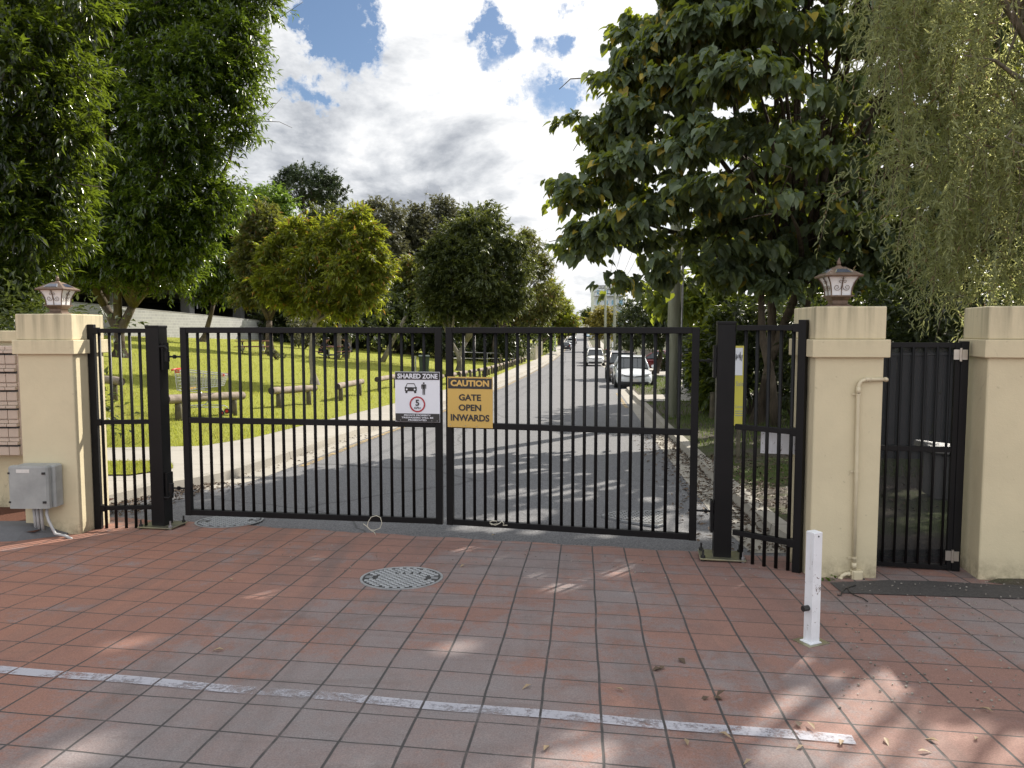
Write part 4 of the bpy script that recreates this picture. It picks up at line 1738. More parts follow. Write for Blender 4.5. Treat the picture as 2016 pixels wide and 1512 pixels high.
lv = [(1300, 1322), (1409, 1384), (1229, 1368), (1046, 1356), (1335, 1303), (1572, 1440), (1604, 1446), (1582, 1477), (1740, 1461),
      (1654, 1477), (1414, 1451), (1480, 1505), (1070, 1488), (1354, 1478), (442, 1286), (458, 1148), (968, 1059), (915, 1117), (1955, 1411), (1850, 1470), (1920, 1466), (1806, 1488)]
curl = []
for i, (px, py) in enumerate(lv):
    p = gnd(px, py)
    dark = i in (0, 1, 4, 5)
    n = 3 if i in (0, 1) else 1
    r = np.random.default_rng(i)
    P_ = np.zeros((n, 3)) + r.normal(size=(n, 3)) * [.02, .02, .0] * (n > 1)
    D_ = unit(n, r) * [1, 1, .1 if n == 1 else .5]
    U_ = np.tile([0.05, 0, 1.0], (n, 1))
    lw = r.uniform(.05, .075, n)
    o = leaves('fallen_leaf', P_, D_, U_, lw, lw * (.32 if not dark else .55), 'lance', M['litter' if dark else 'dryleaf'])
    o.location = (p[0], p[1], p[2] + .022)
    if i == 0:
        tag(o, 'cluster of dark curled leaves on the paving left of the white bollard', 'leaf', 'fallen leaves on the paving')
    elif i == 1:
        tag(o, 'dark curled leaf lying alone between the white bollard and the white line', 'leaf', 'fallen leaves on the paving')
    else:
        tag(o, 'small dry leaf lying on the terracotta paving', 'leaf', 'fallen leaves on the paving')


def litter(n, xa, xb, ya, yb_, fx, seed, label):
    r = np.random.default_rng(seed)
    y = r.uniform(ya, yb_, n)
    x = fx(y) + r.uniform(xa, xb, n) * r.uniform(0, 1, n)
    P_ = np.stack([x, y, hgt(x, y) + .012], 1)
    D_ = unit(n, r) * [1, 1, .3]
    U_ = unit(n, r) * .4 + [0, 0, 1]
    L_ = r.uniform(.04, .09, n)
    o = leaves('leaf_litter', P_, D_, U_, L_, L_ * .4, 'lance', M['litter'])
    tag(o, label, 'leaf litter', None, 'stuff')


litter(600, .03, .8, 7.8, 10.0, lambda y: xL(y), 1, 'brown leaf litter along the kerb behind the left gate post')
litter(90, .05, .5, 10.0, 16, lambda y: xL(y), 4, 'sparse brown leaf litter in the left gutter')
litter(1600, -.8, .0, 6.3, 17, lambda y: xR(y), 2, 'brown leaf litter in the gutter along the right kerb')
litter(1700, .2, 3.5, 6.0, 12, lambda y: xR(y), 3, 'dry leaf litter on the bare earth under the broad-leaved tree')

rg_ = np.random.default_rng(77)
b = MB()
for _ in range(260):
    px, py = rg_.uniform(1640, 2010), 1150 + 260 * rg_.uniform(0, 1) ** 1.5
    p = gnd(px, py)
    q = rg_.uniform(.002, .006)
    b.box(p + [0, 0, .016 + q * .4], (q * 2, q * 1.4, q), rg_.uniform(0, 3))
for _ in range(160):
    px, py = rg_.uniform(420, 1560), 1060 + 60 * rg_.uniform(0, 1)
    p = gnd(px, py + (px - 420) * .04)
    q = rg_.uniform(.002, .005)
    b.box(p + [0, 0, .016 + q * .4], (q * 2, q * 1.4, q), rg_.uniform(0, 3))
tag(b.build('grit', pm('pale_grit', (.35, .33, .29), (.12, .10, .085), 40, .9)), 'pale grit and crumbs scattered over the paving by the right pillars', 'grit', None, 'stuff')

# ------------------------------------------------------------------ park: log rails, trolley, tables, bin
def log_rail(pa, pb, label, over=.32, h=.46, r=.095, ends=True):
    pa, pb = np.array(pa), np.array(pb)
    c = (pa + pb) / 2
    v = pb - pa
    t = thing('log_rail', c, label, 'log barrier', 'low log rails along the footpath')
    u = v / np.linalg.norm(v)
    q0, q1 = pa - u * over - c + [0, 0, h], pb + u * over - c + [0, 0, h]
    b = MB()
    k = 7
    rr = np.random.default_rng(int(abs(pa[0] * 100)))
    pts = [q0 + (q1 - q0) * i / k + rr.normal(size=3) * .006 for i in range(k + 1)]
    b.tube(pts, [r * rr.uniform(.95, 1.06) for _ in pts], 14, cap=False)
    lg = b.build('log', M['timber'], t, smooth=True)
    for q, s in ((pts[0], -1), (pts[-1], 1)):
        b = MB()
        b.cyl(q - u * s * .01, q + u * s * .006, r * .985, 14)
        b.build('log_end', M['endgrain'], lg)
    for p in (pa, pb):
        b = MB()
        b.tube([p - c - [0, 0, .15], p - c + [0, 0, h * .5], p - c + [0, 0, h - .03]], [.075, .07, .068], 10)
        b.build('post', M['post'], t, smooth=True)
    return t


L_ = [((352, 828), (461, 818), 'long pale log rail in front of the shopping trolley'),
      ((549, 803), (608, 797), 'log rail with a dark end, beside the foot of the yellow-leaved tree'),
      ((671, 789), (708, 779), 'log rail right of the yellow-leaved tree trunk'),
      ((747, 771), (779, 764), 'log rail just left of the white sign')]
for a_, b_, lab in L_:
    log_rail(gnd(*a_), gnd(*b_), lab)
pe = gnd(226, 788)
log_rail(pe + np.array([-.9, .3, .05]), pe, 'log end seen through the fixed panel on the left', .25)
y_ = float(gnd(779, 764)[1]) + 2.0
first = None
i = 0
while y_ < 82:
    ya, yb2 = y_, y_ + 1.35
    pa = np.array([xP(ya) - .5, ya, hgt(xP(ya) - .5, ya)])
    pb = np.array([xP(yb2) - .5, yb2, hgt(xP(yb2) - .5, yb2)])
    log_rail(pa, pb, 'short grey log rail in the row beside the footpath')
    y_ += 2.9 + .03 * i
    i += 1
# taller yellow-capped timber posts at the opening in the row
for px, py in ((986, 725), (996, 723)):
    p = gnd(px, py)
    t = thing('timber_post', p, ['square timber post at the gap in the log rails, nearer one', 'square timber post at the gap in the log rails, farther one'][px > 990], 'post', 'timber posts at the gap in the log rails')
    MB().box((0, 0, .45), (.13, .13, 1.2)).build('shaft', M['post'], t, bevel=.01)
    MB().box((0, 0, 1.06), (.14, .14, .03)).build('cap', M['timber'], t)

# shopping trolley behind the first rail
p = gnd(392, 822) + np.array([-.05, .35, .02])
t = thing('shopping_trolley', (p[0] - .0, p[1], p[2]), 'shopping trolley with a red handle standing on the lawn behind a log rail', 'shopping trolley', None, R(4))
# x along the trolley: handle at -x side of the photo, basket nose towards +x
b = MB()
w_ = .27
z0, z1 = .55, .97


def bask(u, v, w2):
    # u 0..1 rear to nose, v 0..1 bottom to top, w2 -1..1 across
    zb_ = z0 + .10 * u
    zt_ = 1.0 - .10 * u
    x0_, x1_ = -.42 - .05 * v, .42 + .10 * v
    return ((x0_ + (x1_ - x0_) * u), w2 * (w_ - .06 * u - .04 * (1 - v)), zb_ + (zt_ - zb_) * v)


for k in range(7):
    v = k / 6
    b.tube([bask(0, v, -1), bask(1, v, -1), bask(1, v, 1), bask(0, v, 1), bask(0, v, -1)], .006 if k < 6 else .013, 5)
for k in range(15):
    u = k / 14
    b.tube([bask(u, 1, -1), bask(u, 0, -1), bask(u, 0, 1), bask(u, 1, 1)], .005, 4)
for k in range(7):
    w2 = -1 + k / 3
    b.tube([bask(1, 1, w2), bask(1, 0, w2), bask(0, 0, w2), bask(0, 1, w2)], .005, 4)
b.build('basket', M['wire'], t)
b = MB()
for s in (-1, 1):
    b.tube([(-.50, s * .25, 1.0), (-.46, s * .25, .58), (.05, s * .25, .52), (.12, s * .25, .42), (.0, s * .25, .24), (-.05, s * .25, .2), (.40, s * .20, .19), (.48, s * .2, .14)], .014, 6)
    b.tube([(-.05, s * .25, .2), (-.42, s * .27, .18), (-.46, s * .27, .13)], .014, 6)
b.tube([(-.05, -.25, .2), (-.05, .25, .2)], .012, 6)
b.tube([(.40, -.2, .19), (.40, .2, .19)], .012, 6)
b.build('chassis', M['wire'], t)
b = MB()
b.tube([(-.55, -.28, 1.02), (-.56, 0, 1.03), (-.55, .28, 1.02)], .02, 8)
b.build('handle', M['redpl'], t, smooth=True)
b = MB()
for s in (-1, 1):
    b.box((.51, s * .19, .90), (.06, .04, .05)).box((-.44, s * .26, .99), (.10, .03, .06))
b.build('bumper', M['redpl'], t)
MB().box((-.30, 0, .60), (.16, .44, .04)).build('child_seat', M['signy'], t)
for x_, y2 in ((.46, -.2), (.46, .2), (-.46, -.27), (-.46, .27)):
    q = MB().cyl((x_, y2 - .018, .062), (x_, y2 + .018, .062), .062, 14).build('wheel', M['tyre'], t, smooth=False)
    MB().cyl((x_, y2 - .022, .062), (x_, y2 + .022, .062), .034, 12).build('hub', M['redpl'], q)
for o in kids(t):
    pass


def picnic_table(p, rz, label):
    t = thing('picnic_table', p, label, 'picnic table', 'picnic tables in the park', rz)
    b = MB()
    for k in range(5):
        b.box((0, -.30 + .15 * k, .76), (1.8, .135, .045))
    b.build('tabletop', M['tan'], t)
    for s in (-1, 1):
        b = MB()
        b.box((0, s * .72 - .075, .45), (1.8, .14, .04)).box((0, s * .72 + .075, .45), (1.8, .14, .04))
        b.build('bench', M['tan'], t)
    for s in (-1, 1):
        b = MB()
        b.tube([(s * .55, 0, 0), (s * .55, 0, .6), (s * .55, .12, .72), (s * .55, .28, .735)], .045, 8)
        b.tube([(s * .55, 0, .6), (s * .55, -.12, .72), (s * .55, -.28, .735)], .04, 8)
        for q in (-1, 1):
            b.tube([(s * .55, 0, .22), (s * .55, q * .45, .24), (s * .55, q * .68, .32), (s * .55, q * .72, .43)], .035, 8)
        b.build('leg', M['galv'], t, smooth=True)
    return t


p1_ = gnd(498, 698)
picnic_table(p1_, R(12), 'empty picnic table with a red-brown top in front of the block wall')
p2_ = gnd(655, 706)
picnic_table(p2_, R(80), 'shaded picnic table with two people seated under the trees')


def person(loc, rz, label, cl, parts_tr, lean, hairc):
    """seated figure facing +x at a bench; one skeleton, grown by a skin modifier"""
    t = thing('person', loc, label, 'person', 'people at the shaded picnic table', rz)
    J = {'pel': (0, 0, .55), 'wai': (.03 + lean * .10, 0, .72), 'che': (.06 + lean * .30, 0, .93), 'nec': (.10 + lean * .46, 0, 1.08), 'hd0': (.14 + lean * .54, 0, 1.15),
         'hd1': (.17 + lean * .60, 0, 1.24), 'hd2': (.17 + lean * .6, 0, 1.31), 'nose': (.28 + lean * .62, 0, 1.205)}
    rad = {'pel': .14, 'wai': .125, 'che': .145, 'nec': .055, 'hd0': .066, 'hd1': .085, 'hd2': .06, 'nose': .018}
    E = [('pel', 'wai'), ('wai', 'che'), ('che', 'nec'), ('nec', 'hd0'), ('hd0', 'hd1'), ('hd1', 'hd2'), ('hd0', 'nose')]
    for s, q in ((-1, 'l'), (1, 'r')):
        J['sh' + q] = (.06 + lean * .33, s * .19, .98)
        J['el' + q] = (.22 + lean * .3, s * .25, .76)
        J['wr' + q] = (.46 + lean * .25, s * .12, .80)
        J['pa' + q] = (.54 + lean * .25, s * .09, .81)
        rad.update({'sh' + q: .065, 'el' + q: .048, 'wr' + q: .032, 'pa' + q: .036})
        E += [('che', 'sh' + q), ('sh' + q, 'el' + q), ('el' + q, 'wr' + q), ('wr' + q, 'pa' + q)]
        for k in range(4):
            n_ = 'f%d%s' % (k, q)
            J[n_] = (.62 + lean * .25 - .012 * abs(k - 1), s * (.12 - .022 * k), .80)
            rad[n_] = .009
            E.append(('pa' + q, n_))
        J['th' + q] = (.56 + lean * .25, s * .035, .815)
        rad['th' + q] = .010
        E.append(('pa' + q, 'th' + q))
        J['hip' + q] = (.05, s * .10, .53)
        J['kn' + q] = (.46, s * .14, .52)
        J['an' + q] = (.42, s * .14, .10)
        J['to' + q] = (.56, s * .16, .05)
        rad.update({'hip' + q: .095, 'kn' + q: .065, 'an' + q: .042, 'to' + q: .038})
        E += [('pel', 'hip' + q), ('hip' + q, 'kn' + q), ('kn' + q, 'an' + q), ('an' + q, 'to' + q)]

    def grow(name, keep, grow_, mat):
        ks = [k for k in J if keep(k)]
        ix = {k: i for i, k in enumerate(ks)}
        me = bpy.data.meshes.new(name)
        me.from_pydata([J[k] for k in ks], [(ix[a], ix[b]) for a, b in E if a in ix and b in ix], [])
        o = bpy.data.objects.new(name, me)
        COL.objects.link(o)
        o.parent = t
        md = o.modifiers.new('skin', 'SKIN')
        sv = me.skin_vertices[0].data
        for k in ks:
            sv[ix[k]].radius = (rad[k] + grow_,) * 2
            sv[ix[k]].use_root = (ix[k] == 0)
        sb = o.modifiers.new('sub', 'SUBSURF')
        sb.levels = sb.render_levels = 1
        me.materials.append(mat)
        return o
    grow('body', lambda k: True, 0, M['skin'])
    grow('jacket', lambda k: k in ('pel', 'wai', 'che') or k[:2] in ('sh', 'el', 'wr'), .016, M[cl])
    grow('trousers', lambda k: k in ('pel',) or k[:3] == 'hip' or k[:2] in ('kn', 'an'), .018, M[parts_tr])
    grow('shoe', lambda k: k in ('anl', 'tol'), .012, M['tyre'])
    grow('shoe', lambda k: k in ('anr', 'tor'), .012, M['tyre'])
    hx, hy, hz_ = J['hd1']
    MB().ball((hx - .025, 0, hz_ + .03), .105, 14, (1, .9, .95)).build('hair', M[hairc], t, smooth=True)
    return t


ub = np.array([math.cos(R(80)), math.sin(R(80))])
nb = np.array([-ub[1], ub[0]])
q = np.array(p2_[:2]) + nb * .78
person((q[0], q[1], p2_[2] - .02), R(-12), 'person in a dark jacket hunched over the shaded picnic table', 'cloth1', 'jeans', .55, 'hair')
q = np.array(p2_[:2]) - nb * .35 + ub * .9
person((q[0] + .35, q[1] + .35, p2_[2] - .02), R(168), 'person in black leaning on the far side of the shaded picnic table', 'cloth2', 'cloth2', .45, 'hair')


def wheelie_bin(p, rz, label, lid, body='greenbin', s=1.0):
    t = thing('wheelie_bin', p, label, 'bin', None, rz)
    b = MB()
    b.frustum((0, 0, .08), .44, .56, .88)
    b.build('tub', M[body], t, bevel=.02)
    b = MB()
    b.box((0, -.02, .99), (.60, .62, .06), 0, Matrix.Rotation(R(3), 3, 'X')).box((0, -.33, .96), (.5, .05, .05))
    b.build('lid', M[lid], t, bevel=.02)
    b = MB()
    for x_ in (-.26, .26):
        b.cyl((x_ - .03, .24, .1), (x_ + .03, .24, .1), .1, 14)
    b.build('wheel', M['tyre'], t)
    return t


wheelie_bin(gnd(835, 737), R(10), 'dark green wheelie bin on the lawn above the white sign', 'greenbin')
p = gnd(818, 736)
b = MB()
b.cyl(p - [0, 0, .2], p + [0, 0, .92], .045, 10)
b.box(p + [0, 0, .93], (.11, .11, .02))
tag(b.build('bin_post', M['galv'], None), 'thin pale post beside the dark green bin', 'post')
wheelie_bin(gnd(1219, 706), R(170), 'dark wheelie bin in front of the paling fence', 'blackp', 'blackp')
wheelie_bin(gnd(1196, 702), R(185), 'dark wheelie bin with a red lid beside the far power pole', 'redpl', 'blackp')

# ------------------------------------------------------------------ pipe rail in the park, fences


def run_fence(name, pts, h, mat, label, cat, rib=.0, th=.05, cap=None, spacing=2.4, postmat=None):
    c = np.array(pts[0], float)
    t = thing(name, c, label, cat)
    b = MB()
    posts = []
    for a, d in zip(pts[:-1], pts[1:]):
        a, d = np.array(a, float), np.array(d, float)
        ln = np.linalg.norm((d - a)[:2])
        n = max(int(ln / (rib or 1.0)), 1)
        u = (d - a) / n
        ux = u / np.linalg.norm(u[:2])
        nv = np.array([-ux[1], ux[0], 0])
        for i in range(n):
            o_ = (th * .3 if i % 2 else 0)
            p0_, p1_ = a + u * i - c, a + u * (i + 1) - c
            p0_, p1_ = p0_ + ux * .004, p1_ - ux * .004
            vs_ = [p0_ + nv * (o_ - th / 2), p1_ + nv * (o_ - th / 2), p1_ + nv * (o_ + th / 2), p0_ + nv * (o_ + th / 2)]
            hh_ = h + (0 if cap else (.02 * ((i * 7) % 3 - 1)))
            b.add([v_ - [0, 0, .1] for v_ in vs_] + [v_ + [0, 0, hh_] for v_ in vs_],
                  [(0, 3, 2, 1), (4, 5, 6, 7), (0, 1, 5, 4), (1, 2, 6, 5), (2, 3, 7, 6), (3, 0, 4, 7)])
        m_ = max(int(ln / spacing), 1)
        posts += [a + (d - a) * i / m_ - c for i in range(m_ + 1)]
    b.build('panel', mat, t)
    for q in posts:
        MB().box(q + [0, 0, h / 2 + .01], (.09, .09, h + .04)).build('post', postmat or mat, t)
    b = MB()
    for a, d in zip(pts[:-1], pts[1:]):
        a, d = np.array(a, float) - c, np.array(d, float) - c
        b.tube([a + [0, 0, h], d + [0, 0, h]], .035, 4)
    b.build('top_rail', postmat or mat, t)
    return t


p = [gnd(1262, 719), gnd(1300, 721), gnd(1345, 724)]
run_fence('paling_fence', p, 1.45, M['palings'], 'weathered grey paling fence behind the white hatchback', 'fence', .11, .03)
pts = []
for y in (38, 32, 26, 20.5):
    pts.append((float(xR(y)) + 1.75 + .3, y, float(hgt(xR(y) + 1.6, y))))
pts2 = [(5.75, 20.5, float(hgt(5.7, 20.5))), (6.6, 27, float(hgt(6.6, 27))), (7.5, 33, float(hgt(7.5, 33)))]
run_fence('steel_fence', pts2, 1.75, M['steelfence'], 'dark grey steel fence along the right verge behind the power pole', 'fence', .2, .04, True)
# fence behind the garden, seen through the pedestrian gate
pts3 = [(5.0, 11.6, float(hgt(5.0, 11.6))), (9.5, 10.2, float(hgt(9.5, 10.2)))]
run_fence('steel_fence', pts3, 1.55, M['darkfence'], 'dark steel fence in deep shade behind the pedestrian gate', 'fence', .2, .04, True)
zc = float(hgt(2, 92))
c0, c1 = at(984, 712, 90), at(1052, 710, 90)
c2 = at(1068, 700, 112)
for q in (c0, c1, c2):
    q[2] = hgt(q[0], q[1]) - .1
top = at(1020, 670.5, 90)[2] - c0[2]
run_fence('steel_fence', [c0, c1], top, M['creamfence'], 'pale cream steel fence across the far end of the park', 'fence', .25, .04, True)
run_fence('steel_fence', [c1 + [.12, .2, 0], c2], top, M['creamfence'], 'sunlit pale yellow fence running along the far footpath', 'fence', .25, .04, True)
# galvanised pipe rail
t = thing('pipe_rail', gnd(880, 716), 'low galvanised pipe rail behind the log rails', 'railing')
o = np.array(t.location)
b = MB()
q = [gnd(x_, 717 - (x_ - 880) * .02) for x_ in np.linspace(880, 1012, 6)]
for z in (.45, .95):
    MB().tube([p_ - o + [0, 0, z] for p_ in q], .035, 6).build('rail', M['galv'], t)
for p_ in q:
    MB().cyl(p_ - o, p_ - o + [0, 0, .97], .035, 6).build('post', M['galv'], t)

# ------------------------------------------------------------------ block wall and car park
A = at(60, 700, 40.6)
A[2] = 0.2
wa, wb_ = np.array([-26.2, 39.0]), np.array([-22.3, 69.0])
v = wb_ - wa
L = float(np.linalg.norm(v))
t = thing('block_wall', (wa[0], wa[1], 0), 'long grey concrete block wall stepping down along the top of the lawn', 'wall', None, math.atan2(v[1], v[0]))
b = MB()
n = 30
for i in range(n):
    x0_, x1_ = L * i / n, L * (i + 1) / n
    zt0 = 3.25 - 1.02 * (i / n)
    zt1 = 3.25 - 1.02 * ((i + 1) / n)
    b.add([(x0_, -.1, -1.5), (x1_, -.1, -1.5), (x1_, .1, -1.5), (x0_, .1, -1.5), (x0_, -.1, zt0), (x1_, -.1, zt1), (x1_, .1, zt1), (x0_, .1, zt0)],
          [(0, 3, 2, 1), (4, 5, 6, 7), (0, 1, 5, 4), (1, 2, 6, 5), (2, 3, 7, 6), (3, 0, 4, 7)])
b.build('blockwork', M['block'], t)
b = MB()
b.add([(0, -.115, 3.26), (L, -.115, 2.24), (L, .115, 2.24), (0, .115, 3.26), (0, -.115, 3.31), (L, -.115, 2.29), (L, .115, 2.29), (0, .115, 3.31)],
      [(0, 3, 2, 1), (4, 5, 6, 7), (0, 1, 5, 4), (1, 2, 6, 5), (2, 3, 7, 6), (3, 0, 4, 7)])
b.build('capping', M['conc'], t)

t = thing('car_park', (-28, 40, 0), 'open concrete car park with a flat deck roof behind the block wall', 'car park', None, math.atan2(v[1], v[0]))
# local x runs along the block wall, local y into the building
MB().box((18, 14, 5.1), (62, 30, .5)).build('deck', M['conc'], t)
MB().box((18, -1.15, 5.25), (62, .25, 1.1)).build('parapet', M['conc'], t)
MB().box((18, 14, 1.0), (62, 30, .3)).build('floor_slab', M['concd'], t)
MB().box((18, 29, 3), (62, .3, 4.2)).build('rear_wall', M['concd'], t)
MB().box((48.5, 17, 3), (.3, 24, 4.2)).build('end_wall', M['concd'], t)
for i, x in enumerate((-6, 3, 12, 21.5, 30, 40)):
    for y in (1.0, 12):
        MB().box((x, y, 3), (.75, .75, 3.8)).build('column', M['conc'], t)
b = MB()
for x in (-6, 3, 12, 21.5, 30, 40):
    b.box((x, 13, 4.62), (.6, 28, .5))
b.build('beam', M['conc'], t)
b = MB()
b.tube([(2, .2, 4.75), (16, .2, 4.75)], .06, 8)
b.tube([(21.9, .4, 4.5), (21.9, .4, 3.2)], .06, 8)
b.build('drain_pipe', M['galv'], t)
for x, y in ((6.5, 5), (13, 6.5), (18, 6)):
    MB().cyl((x, y, 4.80), (x, y, 4.86), .45, 20).build('ceiling_light', M['litlamp'], t)


# ------------------------------------------------------------------ cars
def smooth_body(o, lv=1):
    m = o.modifiers.new('sub', 'SUBSURF')
    m.levels = m.render_levels = lv
    return o


def paint(name, c, metal=.0, rough=.22):
    m, nt, out = new_mat(name)
    co = objco(nt)
    n1 = noise(nt, co, 1.5, 4)
    col = mixc(nt, n1, c, tuple(x * .92 for x in c))
    b = nd(nt, 'ShaderNodeBsdfPrincipled')
    nt.links.new(col, b.inputs['Base Color'])
    b.inputs['Roughness'].default_value = rough
    b.inputs['Metallic'].default_value = metal
    b.inputs['Coat Weight'].default_value = .6
    b.inputs['Coat Roughness'].default_value = .06
    nt.links.new(b.outputs[0], out.inputs[0])
    return m


KIND = {
    # profile stations: (y, half width, z sill, z belt)  front is +y
    'hatch': dict(L=4.3, W=1.76, H=1.47,
                  st=[(2.12, .60, .28, .55), (2.02, .76, .20, .70), (1.75, .85, .18, .80), (1.0, .88, .18, .95), (.3, .88, .18, .98), (-.8, .88, .18, 1.0), (-1.6, .86, .20, 1.03), (-2.02, .80, .26, 1.02), (-2.13, .68, .34, .86)],
                  roof=[(.95, .76, .96), (.15, .58, 1.43), (-.7, .58, 1.47), (-1.5, .56, 1.40), (-2.0, .70, 1.0)]),
    'suv': dict(L=4.6, W=1.82, H=1.66,
                st=[(2.25, .62, .34, .66), (2.16, .80, .26, .86), (1.85, .89, .24, .98), (1.0, .91, .24, 1.08), (.3, .91, .24, 1.10), (-.8, .91, .24, 1.10), (-1.7, .90, .26, 1.12), (-2.2, .86, .32, 1.10), (-2.28, .74, .42, .9)],
                roof=[(1.0, .80, 1.08), (.25, .64, 1.60), (-.7, .64, 1.66), (-1.75, .63, 1.62), (-2.15, .76, 1.12)]),
}


def car(name, loc, rz, kind, pmat, label, cat='car', rear_view=False, detail=True, mouth=True):
    K = KIND[kind]
    t = thing(name, loc, label, cat, 'cars parked along the road', rz)
    vs, fs = [], []
    ring = 10
    for (y, w, zs, zb_) in K['st']:
        h = zb_ - zs
        sec = [(-w * .55, zs), (-w * .93, zs + .02), (-w, zs + h * .35), (-w * .985, zs + h * .72), (-w * .86, zb_ - .01),
               (w * .86, zb_ - .01), (w * .985, zs + h * .72), (w, zs + h * .35), (w * .93, zs + .02), (w * .55, zs)]
        vs += [(x, y, z + (.03 if 3 < i < 6 else 0) * 0) for i, (x, z) in enumerate(sec)]
    n = len(K['st'])
    fs = [(i * ring + j, i * ring + (j + 1) % ring, (i + 1) * ring + (j + 1) % ring, (i + 1) * ring + j) for i in range(n - 1) for j in range(ring)]
    fs += [tuple(range(ring)), tuple((n - 1) * ring + j for j in reversed(range(ring)))]
    b = MB().add(vs, fs)
    body = smooth_body(b.build('body', pmat, t, smooth=True), 2)
    # greenhouse glass
    rf = K['roof']
    gv, gf = [], []
    (y0, w0, z0_), (y1, w1, z1_), (y2, w2, z2_), (y3, w3, z3_), (y4, w4, z4_) = rf
    gl_ = MB()
    belt = lambda y: np.interp(y, [s[0] for s in K['st']][::-1], [s[3] for s in K['st']][::-1]) - .03
    base = [(y0, w0), (y1, K['W'] / 2 * .90), (y2, K['W'] / 2 * .90), (y3, K['W'] / 2 * .88), (y4, w4)]
    topz = [z0_ + .0, z1_, z2_, z3_, z4_]
    topw = [w0 * .98, w1, w2, w3, w4 * .98]
    for (yb_, wb2), zt_, tw in zip(base, topz, topw):
        zbb = float(belt(yb_)) - .02
        gv += [(-wb2, yb_, zbb), (-tw, yb_, zt_ - .015), (tw, yb_, zt_ - .015), (wb2, yb_, zbb)]
    for i in range(4):
        for j in range(3):
            gf.append((i * 4 + j, i * 4 + j + 1, (i + 1) * 4 + j + 1, (i + 1) * 4 + j))
    gf += [(0, 3, 2, 1), (16, 17, 18, 19)]
    gl_.add(gv, gf).build('windows', M['glass'], t)
    # roof skin and pillars
    b = MB()
    prof = [(y1 + .06, w1 + .005, z1_ - .02), (y1 - .2, w1 + .01, z1_ + .02), (y2, w2 + .01, z2_ + .012), (y3 + .2, w3 + .01, z3_ + .02), (y3 - .05, w3 - .0, z3_ - .02)]
    vs = []
    for (y, w, z) in prof:
        vs += [(-w, y, z - .03), (-w * .93, y, z + .015), (w * .93, y, z + .015), (w, y, z - .03)]
    b.add(vs, [(i * 4 + j, i * 4 + j + 1, i * 4 + j + 5, i * 4 + j + 4) for i in range(len(prof) - 1) for j in range(3)])
    for s in (-1, 1):
        b.tube([(s * w0 * .98, y0 + .02, float(belt(y0))), (s * (w1 + .005), y1 + .02, z1_ - .015)], .035, 6)
        b.tube([(s * K['W'] / 2 * .89, y2 + .15, float(belt(y2))), (s * (w2 + .005), y2 + .12, z2_ - .015)], .03, 6)
        b.tube([(s * w4 * .99, y4 + .04, float(belt(y4))), (s * (w3 + .0), y3 + .02, z3_ - .02)], .06, 6)
        b.tube([(s * K['W'] / 2 * .88, y3 + .2, float(belt(y3))), (s * (w3 + .01), y3 + .25, z3_ - .01)], .05, 6)
    b.build('roof', pmat, t, smooth=True)
    r_ = .32 if kind == 'hatch' else .36
    yw = K['L'] * .30
    for sx in (-1, 1):
        for sy in (-1, 1):
            x_ = sx * (K['W'] / 2 - .10)
            wl = MB().cyl((x_ - .11, sy * yw, r_), (x_ + .11, sy * yw, r_), r_, 20).build('wheel', M['tyre'], t)
            MB().cyl((x_ + sx * .06, sy * yw, r_), (x_ + sx * .118, sy * yw, r_), r_ * .66, 16).build('rim', M['rim'], wl)
    yf = K['st'][0][0]
    sc = K['st'][1][3]
    if detail:
        b = MB()
        b.tube([(-.62, yf - .02, .30 if kind == 'hatch' else .40), (0, yf + .035, .29 if kind == 'hatch' else .39), (.62, yf - .02, .30 if kind == 'hatch' else .40)], .07, 6)
        b.build('bumper_intake', M['trim'], t)
        b = MB()
        zg = .60 if kind == 'hatch' else .74
        b.tube([(-.72, yf - .17, zg + .09), (-.35, yf - .02, zg + .02), (0, yf + .025, zg - .01), (.35, yf - .02, zg + .02), (.72, yf - .17, zg + .09)], .026, 6)
        b.build('grille', M['trim'], t)
        MB().ball((0, yf + .05, zg), .05, 10, (1.2, .4, .8)).build('nose_emblem', M['chrome'], t, smooth=True)
        MB().box((0, yf + .085, .43 if kind == 'hatch' else .54), (.37, .012, .13)).build('number_plate', M['plateno'], t)
        for s in (-1, 1):
            b = MB()
            b.tube([(s * .46, yf - .055, zg + .06), (s * .60, yf - .10, zg + .09), (s * .76, yf - .25, zg + .15)], [.045, .062, .035], 8)
            b.build('headlight', M['lamp'], t, smooth=True)
            MB().ball((s * .68, yf - .05, .33 if kind == 'hatch' else .45), .05, 8, (1, .7, 1)).build('fog_lamp', M['lamp'], t, smooth=True)
    for s in (-1, 1):
        b = MB()
        b.ball((s * (K['W'] / 2 + .08), y0 - .12, belt(y0) + .09), .10, 10, (1.1, .7, .75))
        b.build('mirror', pmat if detail else M['trim'], t, smooth=True)
    b = MB()
    b.box((0, -yf + .02, .75), (1.3, .04, .16))
    if rear_view:
        for s in (-1, 1):
            q = MB().box((s * .68, -yf - .02, .86), (.22, .10, .22))
            q.build('tail_light', M['tail'], t, bevel=.02)
        MB().box((0, -yf - .03, .72), (.38, .02, .12)).build('number_plate', M['plateno'], t)
    b.build('rear_trim', M['trim'], t)
    return t


pw_white = paint('white_car_paint', (.66, .68, .70))
pw_white2 = paint('cream_white_car_paint', (.72, .71, .68))
pw_black = paint('black_car_paint', (.015, .016, .018))
pw_dark = paint('dark_blue_car_paint', (.012, .015, .022))
pw_bronze = paint('bronze_grey_car_paint', (.20, .165, .15), .5, .3)
pw_red = paint('dark_red_car_paint', (.16, .02, .022), .2)
pw_grey = paint('silver_car_paint', (.42, .43, .44), .6, .3)
pw_blue = paint('pale_blue_car_paint', (.40, .52, .62), .2)


def road_at(px, Y):
    p_ = at(px, 700, Y)
    return (p_[0], Y, float(zr(Y)) + .004)


